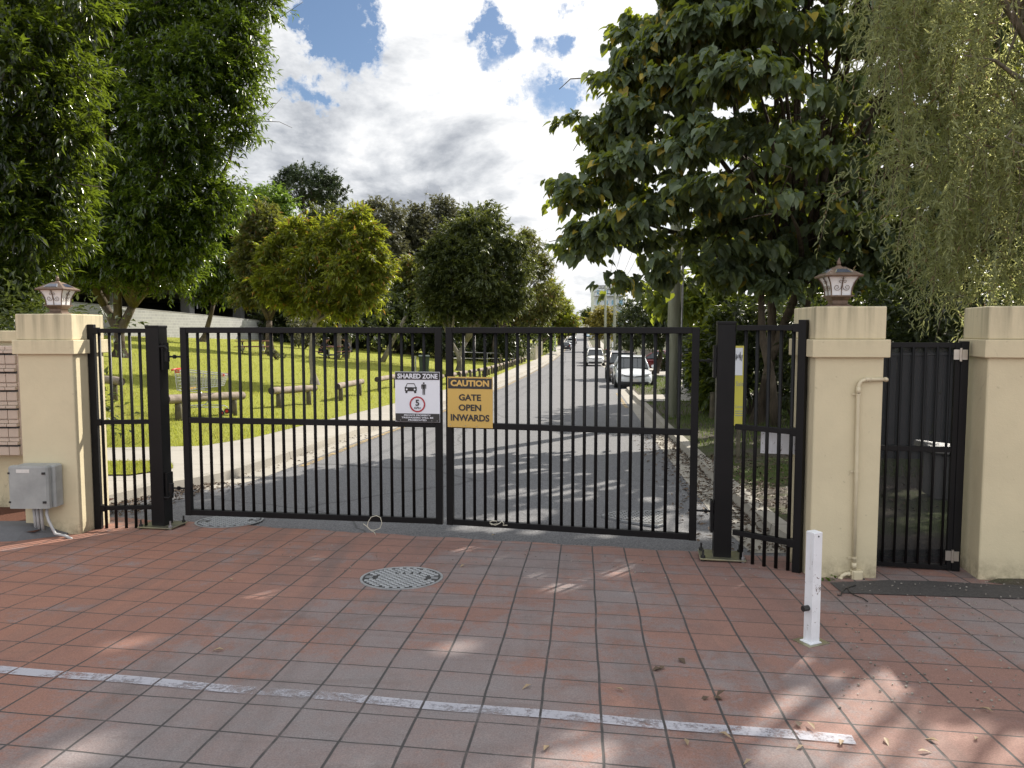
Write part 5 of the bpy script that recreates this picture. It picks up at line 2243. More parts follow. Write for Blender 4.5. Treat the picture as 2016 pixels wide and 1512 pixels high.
def road_rz(Y):
    return math.atan2(float(xR(Y + 5) - xR(Y)), 5.0)


def oncoming(px, Y):
    p_ = road_at(px, Y)
    a_ = math.atan2(3.2, 34) if Y < 100 else math.atan2(.09, 1)
    return p_, math.pi - a_


p_, rz_ = oncoming(1244, 36.6)
car('parked_car', p_, rz_, 'hatch', pw_white, 'white hatchback parked nearest the gate, facing the camera')
p_, rz_ = oncoming(1225, 43.2)
car('parked_car', p_, rz_, 'suv', pw_bronze, 'bronze grey car half hidden behind the nearest white hatchback')
p_, rz_ = oncoming(1171.5, 75.5)
car('parked_car', p_, rz_, 'suv', pw_white2, 'white family car farther up the road, parked facing the camera')
p_, rz_ = oncoming(1165.5, 84)
car('parked_car', p_, rz_, 'suv', pw_black, 'black four wheel drive parked behind the farther white car')
c = at(1226, 730, 56)
car('parked_car', (c[0] + 2.5, 56, float(hgt(c[0], 56)) + .05), R(80), 'hatch', pw_red, 'dark red car in the driveway before the paling fence', detail=False)
for px, Y, pm_, lab in ((1114.5, 141, pw_dark, 'dark hatchback parked on the left, seen from behind'),
                        (1120.5, 152, pw_white, 'white car parked just beyond the dark hatchback on the left'),
                        (1124.5, 165, pw_grey, 'silver car parked third in the row on the left'),
                        (1127.5, 180, pw_grey, 'farthest silver car in the row on the left')):
    p_ = road_at(px, Y)
    car('parked_car', p_, -math.atan2(.09, 1), 'hatch' if pm_ is not pw_grey else 'suv', pm_, lab, rear_view=True, detail=False)
p_ = road_at(1159.5, 232)
car('parked_car', p_, math.pi - math.atan2(.09, 1), 'hatch', pw_blue, 'pale blue car far up the right side of the road', detail=False)
p_ = road_at(1155.5, 250)
car('parked_car', p_, math.pi - math.atan2(.09, 1), 'suv', pw_dark, 'dark car parked behind the far pale blue one', detail=False)
# cars in the car park
cw = np.array([math.cos(math.atan2(v[1], v[0])), math.sin(math.atan2(v[1], v[0]))])
nw = np.array([-cw[1], cw[0]])


def in_park(u, w_):
    p_ = np.array([-28, 40]) + cw * u + nw * w_
    return (p_[0], p_[1], 1.16)


for u, w_, pm_, k_, lab in ((15.0, 3.2, pw_white, 'suv', 'white car in the car park under the middle of the deck'),
                            (27.0, 2.6, pw_white, 'hatch', 'white car in the car park near the right end of the block wall'),
                            (3.0, 3.0, pw_grey, 'suv', 'silver car in the car park behind the left pillar lamp')):
    car('parked_car', in_park(u, w_), math.atan2(v[1], v[0]) + R(5), k_, pm_, lab, detail=False)


# ------------------------------------------------------------------ power poles and wires
def pole(px, py, Y, top_z, r, label, arms, lean=0):
    p_ = at(px, py, Y)
    x, y = p_[0], Y
    z = float(hgt(x, y))
    t = thing('power_pole', (x, y, z), label, 'power pole', 'timber power poles along the right of the road')
    h = top_z - z
    MB().tube([(0, 0, -.3), (lean * .5, 0, h * .5), (lean, 0, h)], [r, r * .9, r * .78], 12).build('pole', M['pole'], t, smooth=True)
    for k in range(arms):
        b = MB()
        b.box((lean, 0, h - .35 - .8 * k), (2.0, .1, .12))
        b.build('crossarm', M['post'], t)
        for q in (-.9, -.4, .4, .9):
            MB().cyl((lean + q, 0, h - .3 - .8 * k), (lean + q, 0, h - .12 - .8 * k), .045, 8).build('insulator', M['white'], t)
    return t, np.array([x + lean, y, top_z])


t0, w0_ = pole(1321, 820, 19.2, 8.6, .165, 'thick grey-green timber power pole on the near verge', 1, .12)
MB().cyl((.2, -.05, .0), (.25, -.05, 6), .03, 8).build('cable_conduit', M['galv'], t0)
t1, w1_ = pole(1209, 705, 95, 7.6, .19, 'power pole behind the bins, right one of the far pair', 2)
t2, w2_ = pole(1191, 700, 110, 7.8, .19, 'power pole left one of the far pair', 2)
t3, w3_ = pole(1179.5, 690, 150, 9.2, .2, 'slender power pole beyond the far pair', 2)
t4, w4_ = pole(1170.5, 670, 235, 12.5, .22, 'farthest power pole on the rise', 2)
wire_m = pm('dark_wire', (.05, .05, .055), None, 3, .6)
for k, (dx, dz) in enumerate(((-.9, -.12), (-.4, -.12), (.4, -.12), (.9, -.12))):
    b = MB()
    for a_, d_ in ((w0_, w1_), (w1_, w3_), (w3_, w4_)):
        pts = []
        for i in range(17):
            s = i / 16
            p_ = a_ + (d_ - a_) * s + np.array([dx, 0, dz])
            p_[2] -= .012 * np.linalg.norm(d_ - a_) * 4 * s * (1 - s)
            pts.append(p_)
        b.tube(pts, .014, 4)
    tag(b.build('overhead_wire', wire_m), 'thin dark overhead wire strung between the power poles', 'wire', 'overhead wires')
# wires crossing the road to the houses on the left
for k, (px0, py0, Y0, a_) in enumerate(((1100, 640, 130, w3_), (1095, 628, 150, w4_))):
    q = at(px0, py0, Y0)
    b = MB()
    b.tube([a_ + (q - a_) * i / 10 - np.array([0, 0, 1.2 * 4 * (i / 10) * (1 - i / 10)]) for i in range(11)], .016, 4)
    tag(b.build('service_wire', wire_m), ['service wire crossing to the left from the slender pole', 'service wire crossing to the left from the farthest pole'][k], 'wire')
p_ = at(1209, 700, 70)
z = float(hgt(p_[0], 70))
b = MB()
b.cyl((p_[0] - .15, 70, z), (p_[0] - .15, 70, z + 2.2), .06, 8)
b.box((p_[0] - .15, 70, z + 2.2), (.14, .14, .04))
tag(b.build('white_post', M['white']), 'slim white post between the two wheelie bins', 'post')
p_ = at(1092, 690, 128)
z = float(hgt(p_[0], 128))
b = MB()
b.cyl((p_[0], 128, z - .3), (p_[0], 128, z + 6), .22, 10, .17)
b.box((p_[0], 128, z + 6.0), (.36, .36, .05))
tag(b.build('concrete_pole', M['galv']), 'pale grey pole on the left verge before the dark hatchback', 'pole')

# for-sale board on the right verge
c = at(1441, 760, 11.6)
gz_ = float(hgt(c[0], 11.6))
t = thing('sale_board', (c[0], 11.6, gz_), 'yellow for-sale board half hidden behind the right gate post', 'board', None, R(-4))
zt, zb = at(1450, 681, 11.6)[2] - gz_, at(1450, 838, 11.6)[2] - gz_
hw = .20
b = MB()
b.prism([(-hw, zb), (hw * .9, zb), (hw, zb + .22), (hw, zt), (-hw, zt)], -.012, .012, lambda u, v_, h: (u, h, v_))
b.build('panel', M['yellowb'], t)
MB().box((.02, -.016, zt - .24), (.26, .004, .42)).build('white_sticker', M['signw'], t)
b = MB()
letters(b, 'Sale', .115, zt - .58, .11, .07, -.015, 0)
letters(b, 'Contact', .115, zt - .93, .13, .04, -.015, 0)
for k in range(3):
    b.box((.115, -.0145, zt - 1.0 - .035 * k), (.12, .003, .012))
b.build('wording', M['greybox'], t)
b = MB()
r = np.random.default_rng(5)
pts = [(.04 + .009 * i + r.uniform(-.01, .01), -.021, zt - .17 + (.06 if i % 2 else -.05) + r.uniform(-.03, .03)) for i in range(12)]
b.tube(pts, .004, 5)
b.build('scribble', M['signk'], t)
b = MB()
b.box((-hw + .03, .03, zt / 2), (.05, .05, zt)).box((hw * .6, .03, zb / 2 + .1), (.05, .05, zb + .2))
b.build('stake', M['post'], t)

# concrete pier with a pale slab top, in the garden behind the pedestrian gate
c = at(1868, 880, 8.2)
gz_ = float(hgt(c[0], 8.2))
t = thing('service_cabinet', (c[0], 8.2, gz_), 'grey service cabinet with a pale sloping lid seen through the pedestrian gate', 'cabinet', None, R(-12))
hh = at(1868, 893, 8.2)[2] - gz_
MB().box((.03, 0, hh / 2), (.44, .4, hh)).build('body', M['concd'], t, bevel=.01)
MB().box((0, 0, hh + .05), (.56, .52, .07), 0, Matrix.Rotation(R(6), 3, 'Y')).build('lid', M['galv'], t, bevel=.01)
# small stump on the verge by the fence
c = gnd(1402, 824)
b = MB()
b.tube([c - [0, 0, .1], c + [0, 0, .5], c + [.01, 0, .62]], [.07, .065, .06], 10)
b.box(c + [0, 0, .635], (.10, .10, .02))
tag(b.build('timber_stump', M['post'], None), 'short old timber stump standing by the steel fence', 'stump')

# ------------------------------------------------------------------ buildings far off
c = at(1205, 600, 210)
t = thing('apartment_building', (c[0], 215, float(zr(215))), 'pale apartment building with blue windows beyond the power poles', 'building')
zt = at(1205, 562, 210)[2] - float(zr(215))
W_ = 9
MB().box((0, 4, zt / 2), (W_, 8, zt)).build('wall', M['houseb'], t)
MB().box((0, 4, zt + .2), (W_ + .6, 8.6, .4)).build('roof', M['galv'], t)
for k in range(5):
    for q in range(4):
        f = MB().box((-W_ / 2 + 1.3 + 2.1 * q, -.05, zt - 1.6 - 2.9 * k), (1.3, .2, 1.5)).build('window', M['white'], t)
        MB().box((-W_ / 2 + 1.3 + 2.1 * q, -.17, zt - 1.6 - 2.9 * k), (1.1, .04, 1.3)).build('pane', M['bluegl'], f)
    MB().box((0, -.6, zt - 2.6 - 2.9 * k), (W_ * .96, 1.2, .15)).build('balcony', M['houseb'], t)
roof_m = pm('dark_red_roof', (.16, .07, .055), (.12, .055, .045), 1, .8)
for k, (px, Y, w_, lab) in enumerate(((1146, 505, 12, 'small white house at the crest of the road'), (1129, 470, 11, 'pale house left of the road crest'))):
    c = at(px, 640, Y)
    z = float(zr(Y)) - .3
    t = thing('house', (c[0], Y, z), lab, 'house')
    MB().box((0, 4, 1.6), (w_, 8, 3.4)).build('wall', M['houseb'], t)
    b = MB()
    b.add([(-w_ / 2 - .4, -.4, 3.3), (w_ / 2 + .4, -.4, 3.3), (w_ / 2 + .4, 8.4, 3.3), (-w_ / 2 - .4, 8.4, 3.3), (-w_ / 4, 4, 5.4), (w_ / 4, 4, 5.4)],
          [(0, 1, 5, 4), (1, 2, 5), (2, 3, 4, 5), (3, 0, 4), (0, 3, 2, 1)])
    b.build('roof', roof_m, t)
    for s in (-1, 1):
        MB().box((s * w_ * .25, -.03, 1.7), (1.6, .1, 1.2)).build('window', M['bluegl'], t)

# chinks in the canopy: where the sun reaches the ground in the photograph
rg = np.random.default_rng(404)
for px, py, r_ in ((900, 1278, .08), (922, 1083, .07), (1100, 1160, .08), (1132, 1152, .06), (1215, 1133, .06), (1228, 1112, .05), (1480, 1163, .06), (1503, 1158, .05), (1260, 1168, .05),
                   (240, 1272, .08), (1620, 1376, .15), (1655, 1398, .17), (1600, 1412, .15), (1705, 1402, .12), (1640, 1442, .14), (1556, 1452, .12), (1718, 1462, .13), (1782, 1424, .08),
                   (1738, 1352, .06), (1905, 1486, .09), (1955, 1472, .08), (130, 1498, .12), (1668, 1490, .13), (1120, 1500, .09), (1850, 1500, .12), (1572, 1490, .12), (1590, 1330, .05),
                   (520, 1175, .06), (620, 1102, .06), (1085, 1222, .05), (985, 1100, .05), (1050, 1138, .06)):
    GAPS.append((gnd(px, py), r_ + .075))
for _ in range(120):
    px, py = rg.uniform(900, 1420), 860 + 200 * rg.uniform(0, 1) ** 1.3
    if py > 1062 or px < 900 + (py - 860) * .35:
        continue
    p = gnd(px, py)
    q = rg.uniform(.12, .26)
    for j in range(rg.integers(1, 4)):
        GAPS.append((p + np.array([rg.uniform(-.35, .35), rg.uniform(-.15, .15), 0]), q * rg.uniform(.6, 1.1)))
for _ in range(26):
    GAPS.append((gnd(rg.uniform(1455, 1580), rg.uniform(890, 1010)), rg.uniform(.12, .24)))
for zz_ in (-.1, .5, 1.1, 1.6):
    GAPS.append((np.array([-4.03, 7.2, zz_]), .5))

# ------------------------------------------------------------------ trees
LM = {
    'fig': leaf_mat('glossy_dark_leaf', (.008, .018, .005), (.026, .046, .009), (.22, .30, .02), .27, .36, .65),
    'figlit': leaf_mat('glossy_green_leaf', (.011, .026, .006), (.036, .064, .011), (.25, .36, .025), .25, .32, .7),
    'heart': leaf_mat('broad_heart_leaf', (.085, .122, .078), (.135, .18, .11), (.38, .44, .03), .45, .38, .5, (.03, (.42, .33, .05))),
    'heart2': leaf_mat('broad_yellow_green_leaf', (.06, .09, .025), (.09, .13, .03), (.38, .44, .04), .5, .45, .35),
    'yellow': leaf_mat('yellow_green_leaf', (.06, .08, .015), (.13, .15, .022), (.44, .49, .035), .4, .42, .45, (.05, (.36, .20, .04))),
    'brown': leaf_mat('olive_brown_leaf', (.05, .062, .02), (.10, .108, .032), (.27, .29, .04), .45, .38, .4, (.06, (.26, .15, .05))),
    'olive': leaf_mat('dark_olive_leaf', (.032, .046, .017), (.066, .084, .028), (.20, .23, .04), .45, .33, .4),
    'grey': leaf_mat('grey_green_leaf', (.075, .08, .05), (.12, .12, .075), (.2, .2, .08), .5, .3, .35),
    'needle': leaf_mat('weeping_narrow_leaf', (.20, .235, .135), (.31, .34, .19), (.66, .68, .26), .40, .58, .5, (.04, (.30, .22, .12))),
    'pine': leaf_mat('pine_tuft', (.035, .055, .03), (.06, .08, .04), (.1, .14, .05), .5, .2, .3),
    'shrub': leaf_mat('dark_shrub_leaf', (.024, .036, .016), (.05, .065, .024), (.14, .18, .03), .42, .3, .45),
    'gold': leaf_mat('golden_leaf', (.16, .15, .035), (.27, .22, .045), (.42, .36, .06), .5, .4, .3),
    'bright': leaf_mat('bright_green_leaf', (.055, .10, .018), (.09, .15, .025), (.25, .38, .04), .45, .4, .4),
    'flower': leaf_mat('white_flower', (.6, .6, .58), (.75, .75, .72), (.6, .6, .55), .6, .2, .2),
    'redleaf': leaf_mat('red_brown_leaf', (.14, .05, .03), (.20, .08, .04), (.3, .1, .05), .5, .3, .3),
}


def tree(name, label, cat, base, fork, poly_, Y, n, rr, twigs, per, L, W, kind, lm, bark, r0, seed, thick=1.0, droop=.3, flat=.8,
         nbr=16, group=None, spread=.5, extra_clumps=None, inset=.6, n_seg=8, bend=.5, stems=None, cap=170, tier=0, chinks=False):
    b = np.array(base, float)
    t = thing(name, b, label, cat, group)
    C, Rr = crown_clumps(poly_, Y, n, rr[0], rr[1], thick, inset, seed, cap)
    if tier:
        # boughs lie in tiers that sag outwards
        rt = np.random.default_rng(seed + 5)
        ctr = C.mean(0)
        out_ = np.hypot(C[:, 0] - ctr[0], C[:, 1] - ctr[1])
        ph = .35 * np.sin(np.arctan2(C[:, 1] - ctr[1], C[:, 0] - ctr[0]) * 3)
        C[:, 2] = .3 * C[:, 2] + .7 * (np.round((C[:, 2] + .18 * out_ + ph) / tier) * tier - .18 * out_ - ph) + rt.normal(size=len(C)) * .10
    if extra_clumps is not None:
        C = np.vstack([C, extra_clumps[0]])
        Rr = np.concatenate([Rr, extra_clumps[1]])
    f = [np.array(q, float) - b for q in (fork if isinstance(fork, list) else [fork])]
    limbs('trunk', (0, 0, 0), f, C - b, M[bark], t, r0, nbr, seed, n=n_seg, bend=bend)
    foliage('crown', C - b, Rr, twigs, per, L, W, kind, LM[lm], t, droop, flat, seed + 100, spread, chinks=chinks)
    return t, C, Rr


# broad heart-leaved tree right of the gate
bF = np.array([5.55, 17.0, float(hgt(5.5, 17))])
polyF = [(1520, -480), (1430, -290), (1300, -130), (1215, 0), (1165, 180), (1120, 250), (1128, 330), (1080, 385), (1100, 440), (1120, 520), (1200, 575), (1300, 560), (1420, 590), (1500, 610), (1600, 600),
         (1700, 575), (1850, 520), (1980, 300), (2060, -150), (1980, -480), (1700, -600)]
tF, CF, RF = tree('broadleaf_tree', 'big broad heart-leaved tree overhanging the road right of the gate', 'tree', bF,
                  [at(1575, 560, 16.5), at(1520, 570, 16.8)], polyF, 15.4, 1150, (.42, .72), 9, 9, .18, .15, 'heart', 'heart', 'bark', .17, 11,
                  thick=1.0, droop=.75, flat=.38, nbr=44, spread=.45, bend=.6, cap=290, tier=1.05, chinks=True)
# its second stem and a leaning one
for k, (px, py, px2, py2, lab) in enumerate(((1528, 835, 1560, 560, ''), (1553, 700, 1520, 560, ''))):
    pass
# sunlit trees beyond it, filling the gaps with yellow-green
tree('garden_tree', 'sunlit yellow-green tree glowing behind the broad heart-leaved tree', 'tree', (10.5, 27, float(hgt(10.5, 27))), at(1590, 560, 27),
     [(1345, 650), (1250, 610), (1270, 560), (1330, 470), (1420, 330), (1520, 200), (1640, 150), (1760, 250), (1800, 560), (1780, 700), (1500, 740), (1400, 700)], 27, 260, (.6, 1.0), 8, 8, .26, .17, 'heart', 'heart2', 'bark', .16, 12,
     droop=.4, nbr=14)
tree('garden_tree', 'dense dark tree over the paling fence left of the near power pole', 'tree', at(1290, 715, 50) * [1, 1, 0] + [0, 0, float(hgt(10, 50))], at(1285, 640, 50),
     [(1222, 690), (1215, 640), (1222, 590), (1250, 560), (1300, 540), (1370, 545), (1400, 600), (1400, 690), (1330, 690), (1290, 690)], 48, 150, (.55, .9), 10, 9, .24, .11, 'lance', 'shrub', 'barkdark', .16, 13, droop=.5)
# weeping tree at the right edge: long hanging shoots
bG = np.array([7.6, 10.2, float(hgt(7.6, 10.2))])
tG = thing('weeping_tree', bG, 'weeping fine-leaved tree hanging over the right pillars', 'tree')
r = np.random.default_rng(21)
polyG = [(1800, -620), (1750, -200), (1730, 20), (1705, 110), (1760, 170), (1730, 270), (1775, 330), (1760, 420), (1820, 470), (1850, 540), (1920, 570), (2000, 580), (2200, 640), (2400, 400), (2400, -400), (2100, -640)]
CG, RG = crown_clumps(polyG, 8.9, 520, .25, .4, 1.0, .3, 22)
limbs('trunk', (0, 0, 0), [np.array([.2, -.2, 2.6])], CG - bG, M['barkpale'], tG, .17, 34, 23, bend=1.0, twigr=.008)
P_, D_, U_ = [], [], []
shoots = MB()
ns = 4600
ci = r.integers(0, len(CG), ns)
for k in range(ns):
    c = CG[ci[k]] - bG + r.normal(size=3) * .22
    out_ = r.normal(size=3)
    out_[2] = 0
    out_ = out_ / np.linalg.norm(out_)
    ln = r.uniform(.35, .95)
    m = int(ln / .025)
    s = np.linspace(.05, 1, m)
    path = c[None] + out_[None] * (ln * .45 * np.sin(s * 1.5))[:, None] + np.array([0, 0, -1.0])[None] * (ln * .8 * s ** 1.8)[:, None] + np.array([0, 0, .12]) * np.sin(s * 3)[:, None]
    P_.append(path)
    tan = np.gradient(path, axis=0)
    tan /= np.linalg.norm(tan, axis=1, keepdims=True)
    D_.append(tan * .8 + unit(m, r) * .75)
    U_.append(unit(m, r))
    if k % 6 == 0:
        shoots.tube([path[0], path[m // 2], path[-1]], [.005, .0035, .002], 4, cap=False)
P_, D_, U_ = np.vstack(P_), np.vstack(D_), np.vstack(U_)
_k = open_sky(P_, bG)
P_, D_, U_ = P_[_k], D_[_k], U_[_k]
Ls = .095 * r.uniform(.6, 1.3, len(P_))
leaves('crown', P_, D_, U_, Ls, Ls * .17, 'lance', LM['needle'], tG)
shoots.build('shoot', M['twig'], tG)

# big glossy trees on the left
bA = gnd(236, 703)
polyA = [(560, -60), (545, 60), (515, 130), (512, 200), (505, 290), (470, 330), (490, 420), (430, 470), (400, 540), (330, 590), (240, 600), (150, 570), (110, 590), (60, 560), (50, 250), (40, -80)]
tree('shade_tree', 'big glossy green tree with a forked trunk on the lawn left of the gate', 'tree', bA, [at(206, 600, bA[1]), at(262, 600, bA[1]), at(232, 628, bA[1])],
     polyA, float(bA[1]) - 1, 600, (.75, 1.2), 15, 13, .25, .082, 'lance', 'figlit', 'bark', .34, 31, thick=.85, droop=.32, flat=.75, nbr=26, spread=.75)
polyN = [(240, -120), (235, 30), (190, 90), (215, 220), (195, 330), (185, 430), (165, 520), (125, 565), (90, 630), (60, 650), (0, 660), (-120, 690), (-220, 500), (-250, -120)]
bN = np.array([-11.5, 15.5, float(hgt(-11.5, 15.5))])
tree('shade_tree', 'dark glossy tree with drooping leaves at the left edge, nearest the letterboxes', 'tree', bN, at(-60, 560, 15.5),
     polyN, 14.5, 440, (.42, .75), 14, 11, .17, .052, 'lance', 'fig', 'barkdark', .22, 32, thick=.9, droop=.42, flat=.75, spread=.7, nbr=24)
# bright tree just right of it, further back
b_ = gnd(430, 690)
b_ = at(400, 690, 52)
b_[2] = hgt(b_[0], b_[1])
tree('shade_tree', 'green tree leaning over the block wall right of the forked trunk', 'tree', b_, at(420, 600, 52),
     [(430, 380), (495, 430), (505, 520), (480, 585), (430, 600), (380, 600), (340, 570), (350, 430), (400, 370)], 50, 220, (.7, 1.0), 12, 10, .34, .10, 'lance', 'figlit', 'bark', .2, 33, droop=.5)
# slender brown-green tree with its trunk at the right end of the block wall
bB = gnd(533, 698)
tree('park_tree', 'olive brown tree with a rough trunk by the empty picnic table', 'tree', bB, at(530, 632, bB[1]),
     [(455, 600), (462, 500), (485, 405), (530, 395), (565, 440), (590, 520), (595, 600), (560, 620), (520, 612)], float(bB[1]), 210, (.5, .8), 12, 10, .28, .085, 'lance', 'brown', 'bark', .26, 34, droop=.4)
bC = gnd(620, 757)
tree('park_tree', 'yellow-green young tree with a smooth pale trunk on the lawn', 'tree', bC, at(620, 636, bC[1]),
     [(488, 560), (520, 480), (560, 430), (640, 425), (690, 385), (735, 420), (770, 480), (780, 530), (762, 590), (745, 625), (660, 640), (590, 630), (530, 600)], float(bC[1]), 300, (.30, .52), 12, 10, .20, .055, 'lance', 'yellow', 'barkpale', .115, 35, droop=.35, nbr=18, thick=.8)
bD = gnd(905, 730)
tree('park_tree', 'dark rounded tree with low pale forks, in the middle of the park', 'tree', bD, [at(885, 668, bD[1]), at(918, 672, bD[1])],
     [(812, 560), (825, 490), (870, 450), (930, 400), (975, 395), (1010, 440), (1045, 500), (1052, 560), (1030, 620), (960, 645), (880, 645), (830, 620)], float(bD[1]), 380, (.55, .9), 13, 11, .26, .10, 'lance', 'olive', 'barkpale', .24, 36, droop=.3, nbr=20)
# street trees beyond, on the left of the road
for k, (base, Y, poly_, lm, lab) in enumerate((
        ((975, 700), 72, [(1000, 560), (1010, 460), (1040, 440), (1075, 480), (1100, 540), (1110, 600), (1090, 640), (1030, 650), (1000, 640)], 'brown', 'olive street tree behind the dark rounded tree'),
        ((1062, 690), 118, [(1050, 640), (1050, 570), (1085, 540), (1120, 590), (1138, 625), (1142, 645), (1110, 655), (1070, 660)], 'yellow', 'yellow-green street tree over the far footpath on the left'),
        ((1098, 680), 165, [(1085, 660), (1085, 625), (1110, 612), (1134, 632), (1138, 650), (1120, 662)], 'brown', 'small olive tree above the cars parked on the left'))):
    b_ = at(*base, Y)
    b_[2] = hgt(b_[0], b_[1])
    tree('street_tree', lab, 'tree', b_, b_ + np.array([.2, 0, (at(1000, poly_[0][1] + 30, Y)[2] - b_[2]) * .55]), poly_, Y, 210, (.7 * Y / 90, 1.1 * Y / 90), 11, 10, .34 * Y / 90, .12 * Y / 90, 'lance', lm, 'bark', .22, 40 + k, droop=.3)
# wood at the back of the park
wood = [((700, 690), 92, [(690, 620), (680, 470), (700, 400), (740, 385), (790, 400), (800, 500), (790, 640)], 'grey', 'grey-green tree in the wood behind the yellow tree'),
        ((800, 690), 98, [(770, 640), (770, 450), (790, 395), (840, 395), (860, 470), (860, 640)], 'grey', 'grey-green tree in the wood, between the yellow and dark trees'),
        ((850, 690), 102, [(820, 640), (820, 430), (850, 385), (890, 390), (915, 430), (910, 640)], 'grey', 'tallest grey-green tree in the wood above the dark tree'),
        ((930, 690), 95, [(890, 640), (890, 450), (915, 405), (950, 395), (985, 430), (990, 500), (980, 640)], 'olive', 'olive tree topping the dark rounded tree from behind'),
        ((660, 690), 104, [(585, 580), (580, 440), (610, 405), (660, 395), (715, 425), (725, 580)], 'olive', 'olive tree in the wood below the tall pine'),
        ((520, 690), 80, [(455, 600), (450, 420), (470, 380), (520, 358), (570, 378), (595, 430), (590, 600)], 'bright', 'bright green rounded tree left of the tall pine'),
        ((800, 690), 70, [(775, 640), (780, 545), (805, 500), (840, 520), (845, 640)], 'brown', 'narrow olive tree right of the yellow tree'),
        ((660, 690), 74, [(600, 650), (610, 560), (660, 520), (730, 540), (760, 600), (750, 655)], 'bright', 'green undergrowth tree low behind the yellow tree'),
        ((1000, 690), 96, [(960, 690), (955, 620), (1000, 590), (1060, 600), (1085, 650), (1060, 668), (1000, 672)], 'shrub', 'dark tree over the pale cream fence'),
        ]
for k, (base, Y, poly_, lm, lab) in enumerate(wood):
    b_ = at(*base, Y)
    b_[2] = hgt(b_[0], b_[1])
    tree('wood_tree', lab, 'tree', b_, b_ + np.array([.3, 0, 4.0]), poly_, Y, 190, (.9, 1.5), 12, 10, .42, .19, 'lance', lm, 'bark', .25, 50 + k, droop=.25, group='trees of the wood behind the park')
# tall open pine
Y = 112
b_ = at(606, 690, Y)
b_[2] = hgt(b_[0], b_[1])
tree('pine_tree', 'tall open pine showing its bare limbs against the clouds', 'tree', b_, [at(606, 445, Y), at(596, 415, Y), at(616, 400, Y)],
     [(530, 362), (560, 330), (600, 316), (640, 326), (668, 350), (694, 368), (690, 395), (660, 410), (645, 430), (622, 410), (600, 425), (575, 405), (545, 388)], Y, 120, (.8, 1.3), 11, 10, .42, .16, 'lance', 'pine', 'bark', .26, 61, droop=-.1, nbr=20, spread=.8)
# far right: golden tree by the poles, dark crest trees
for k, (px, py, Y, poly_, lm, lab) in enumerate((
        (1180, 690, 135, [(1158, 655), (1158, 622), (1180, 598), (1210, 600), (1218, 640), (1212, 668), (1170, 668)], 'gold', 'golden leaved tree behind the far power poles'),
        (1222, 690, 120, [(1205, 690), (1205, 640), (1225, 600), (1262, 600), (1270, 690)], 'shrub', 'dark green tree right of the far power poles'),
        (1150, 640, 480, [(1139, 641), (1140, 622), (1150, 612), (1166, 606), (1180, 612), (1180, 641)], 'shrub', 'dark tree on the skyline at the crest of the road'))):
    b_ = at(px, py, Y)
    b_[2] = hgt(b_[0], b_[1])
    tree('street_tree', lab, 'tree', b_, b_ + np.array([0, 0, 2.5]), poly_, Y, 90, (.8 * Y / 110, 1.2 * Y / 110), 9, 9, .36 * Y / 110, .15 * Y / 110, 'lance', lm, 'bark', .22, 70 + k, droop=.25)


tree('garden_tree', 'dark dense tree behind the weeping tree at the right edge', 'tree', (9.2, 17.5, float(hgt(9.2, 17.5))), (9.2, 17.5, 2.4),
     [(1740, 700), (1720, 560), (1760, 420), (1830, 330), (1950, 280), (2100, 300), (2200, 450), (2200, 700)], 17.5, 190, (.6, .95), 11, 9, .19, .09, 'lance', 'shrub', 'barkdark', .18, 64, droop=.4)


# leaning bare trunks under the wood
def lean_tree(px, py, px2, py2, px3, py3, Y, r0, lab, lm, seed):
    a_ = gnd(px, py)
    if abs(a_[1] - Y) > 25:
        a_ = at(px, py, Y)
        a_[2] = hgt(a_[0], a_[1])
    Y = float(a_[1])
    m_ = at(px2, py2, Y)
    e_ = at(px3, py3, Y)
    t = thing('leaning_tree', a_, lab, 'tree')
    MB().tube([np.zeros(3) - [0, 0, .2], (m_ - a_) * .5 + [.05, 0, 0], m_ - a_, e_ - a_], [r0 * 1.25, r0, r0 * .8, r0 * .55], 10).build('trunk', M['barkpale'], t, smooth=True)
    rr_ = np.random.default_rng(seed)
    C = np.repeat((e_ - a_)[None], 14, 0) + rr_.normal(size=(14, 3)) * [1.6, 1.4, .9]
    foliage('crown', C, np.full(14, .8), 9, 8, .28, .1, 'lance', LM[lm], t, .3, .8, seed)


lean_tree(750, 712, 775, 668, 800, 620, 62, .16, 'thin trunk leaning right, left of the wheelie bin', 'shrub', 81)
lean_tree(682, 706, 690, 655, 694, 610, 60, .13, 'slim pale trunk just right of the shaded picnic table', 'shrub', 82)
lean_tree(662, 706, 668, 660, 672, 610, 58, .17, 'trunk beside the two people at the shaded table', 'shrub', 83)
lean_tree(978, 712, 972, 680, 955, 640, 74, .22, 'dark trunk leaning left behind the pipe rail', 'shrub', 84)


# shrubs: dense dark understory and garden beds
def shrub(px, py, Y, w_, h_, lm, lab, seed, name='shrub', n=26, L=.16, W=.07, twigs=10, per=8, kind='lance', group=None):
    b_ = at(px, py, Y)
    b_[2] = hgt(b_[0], b_[1])
    t = thing(name, b_, lab, 'shrub', group)
    rr_ = np.random.default_rng(seed)
    C = rr_.uniform(-1, 1, (n, 3))
    C = C / np.maximum(np.linalg.norm(C, axis=1, keepdims=True), 1) * [w_ / 2 * .8, w_ / 2 * .6, h_ / 2 * .85] + [0, 0, h_ * .5]
    foliage('foliage', C, np.full(n, min(w_, h_) * .26), twigs, per, L, W, kind, LM[lm], t, .2, .8, seed)
    if name == 'weed':
        return t
    b = MB()
    for c in C[:7]:
        b.tube([(0, 0, -.05), c * .5 + [0, 0, .05], c], [.03, .02, .008], 5)
    b.build('stem', M['barkdark'], t)
    return t


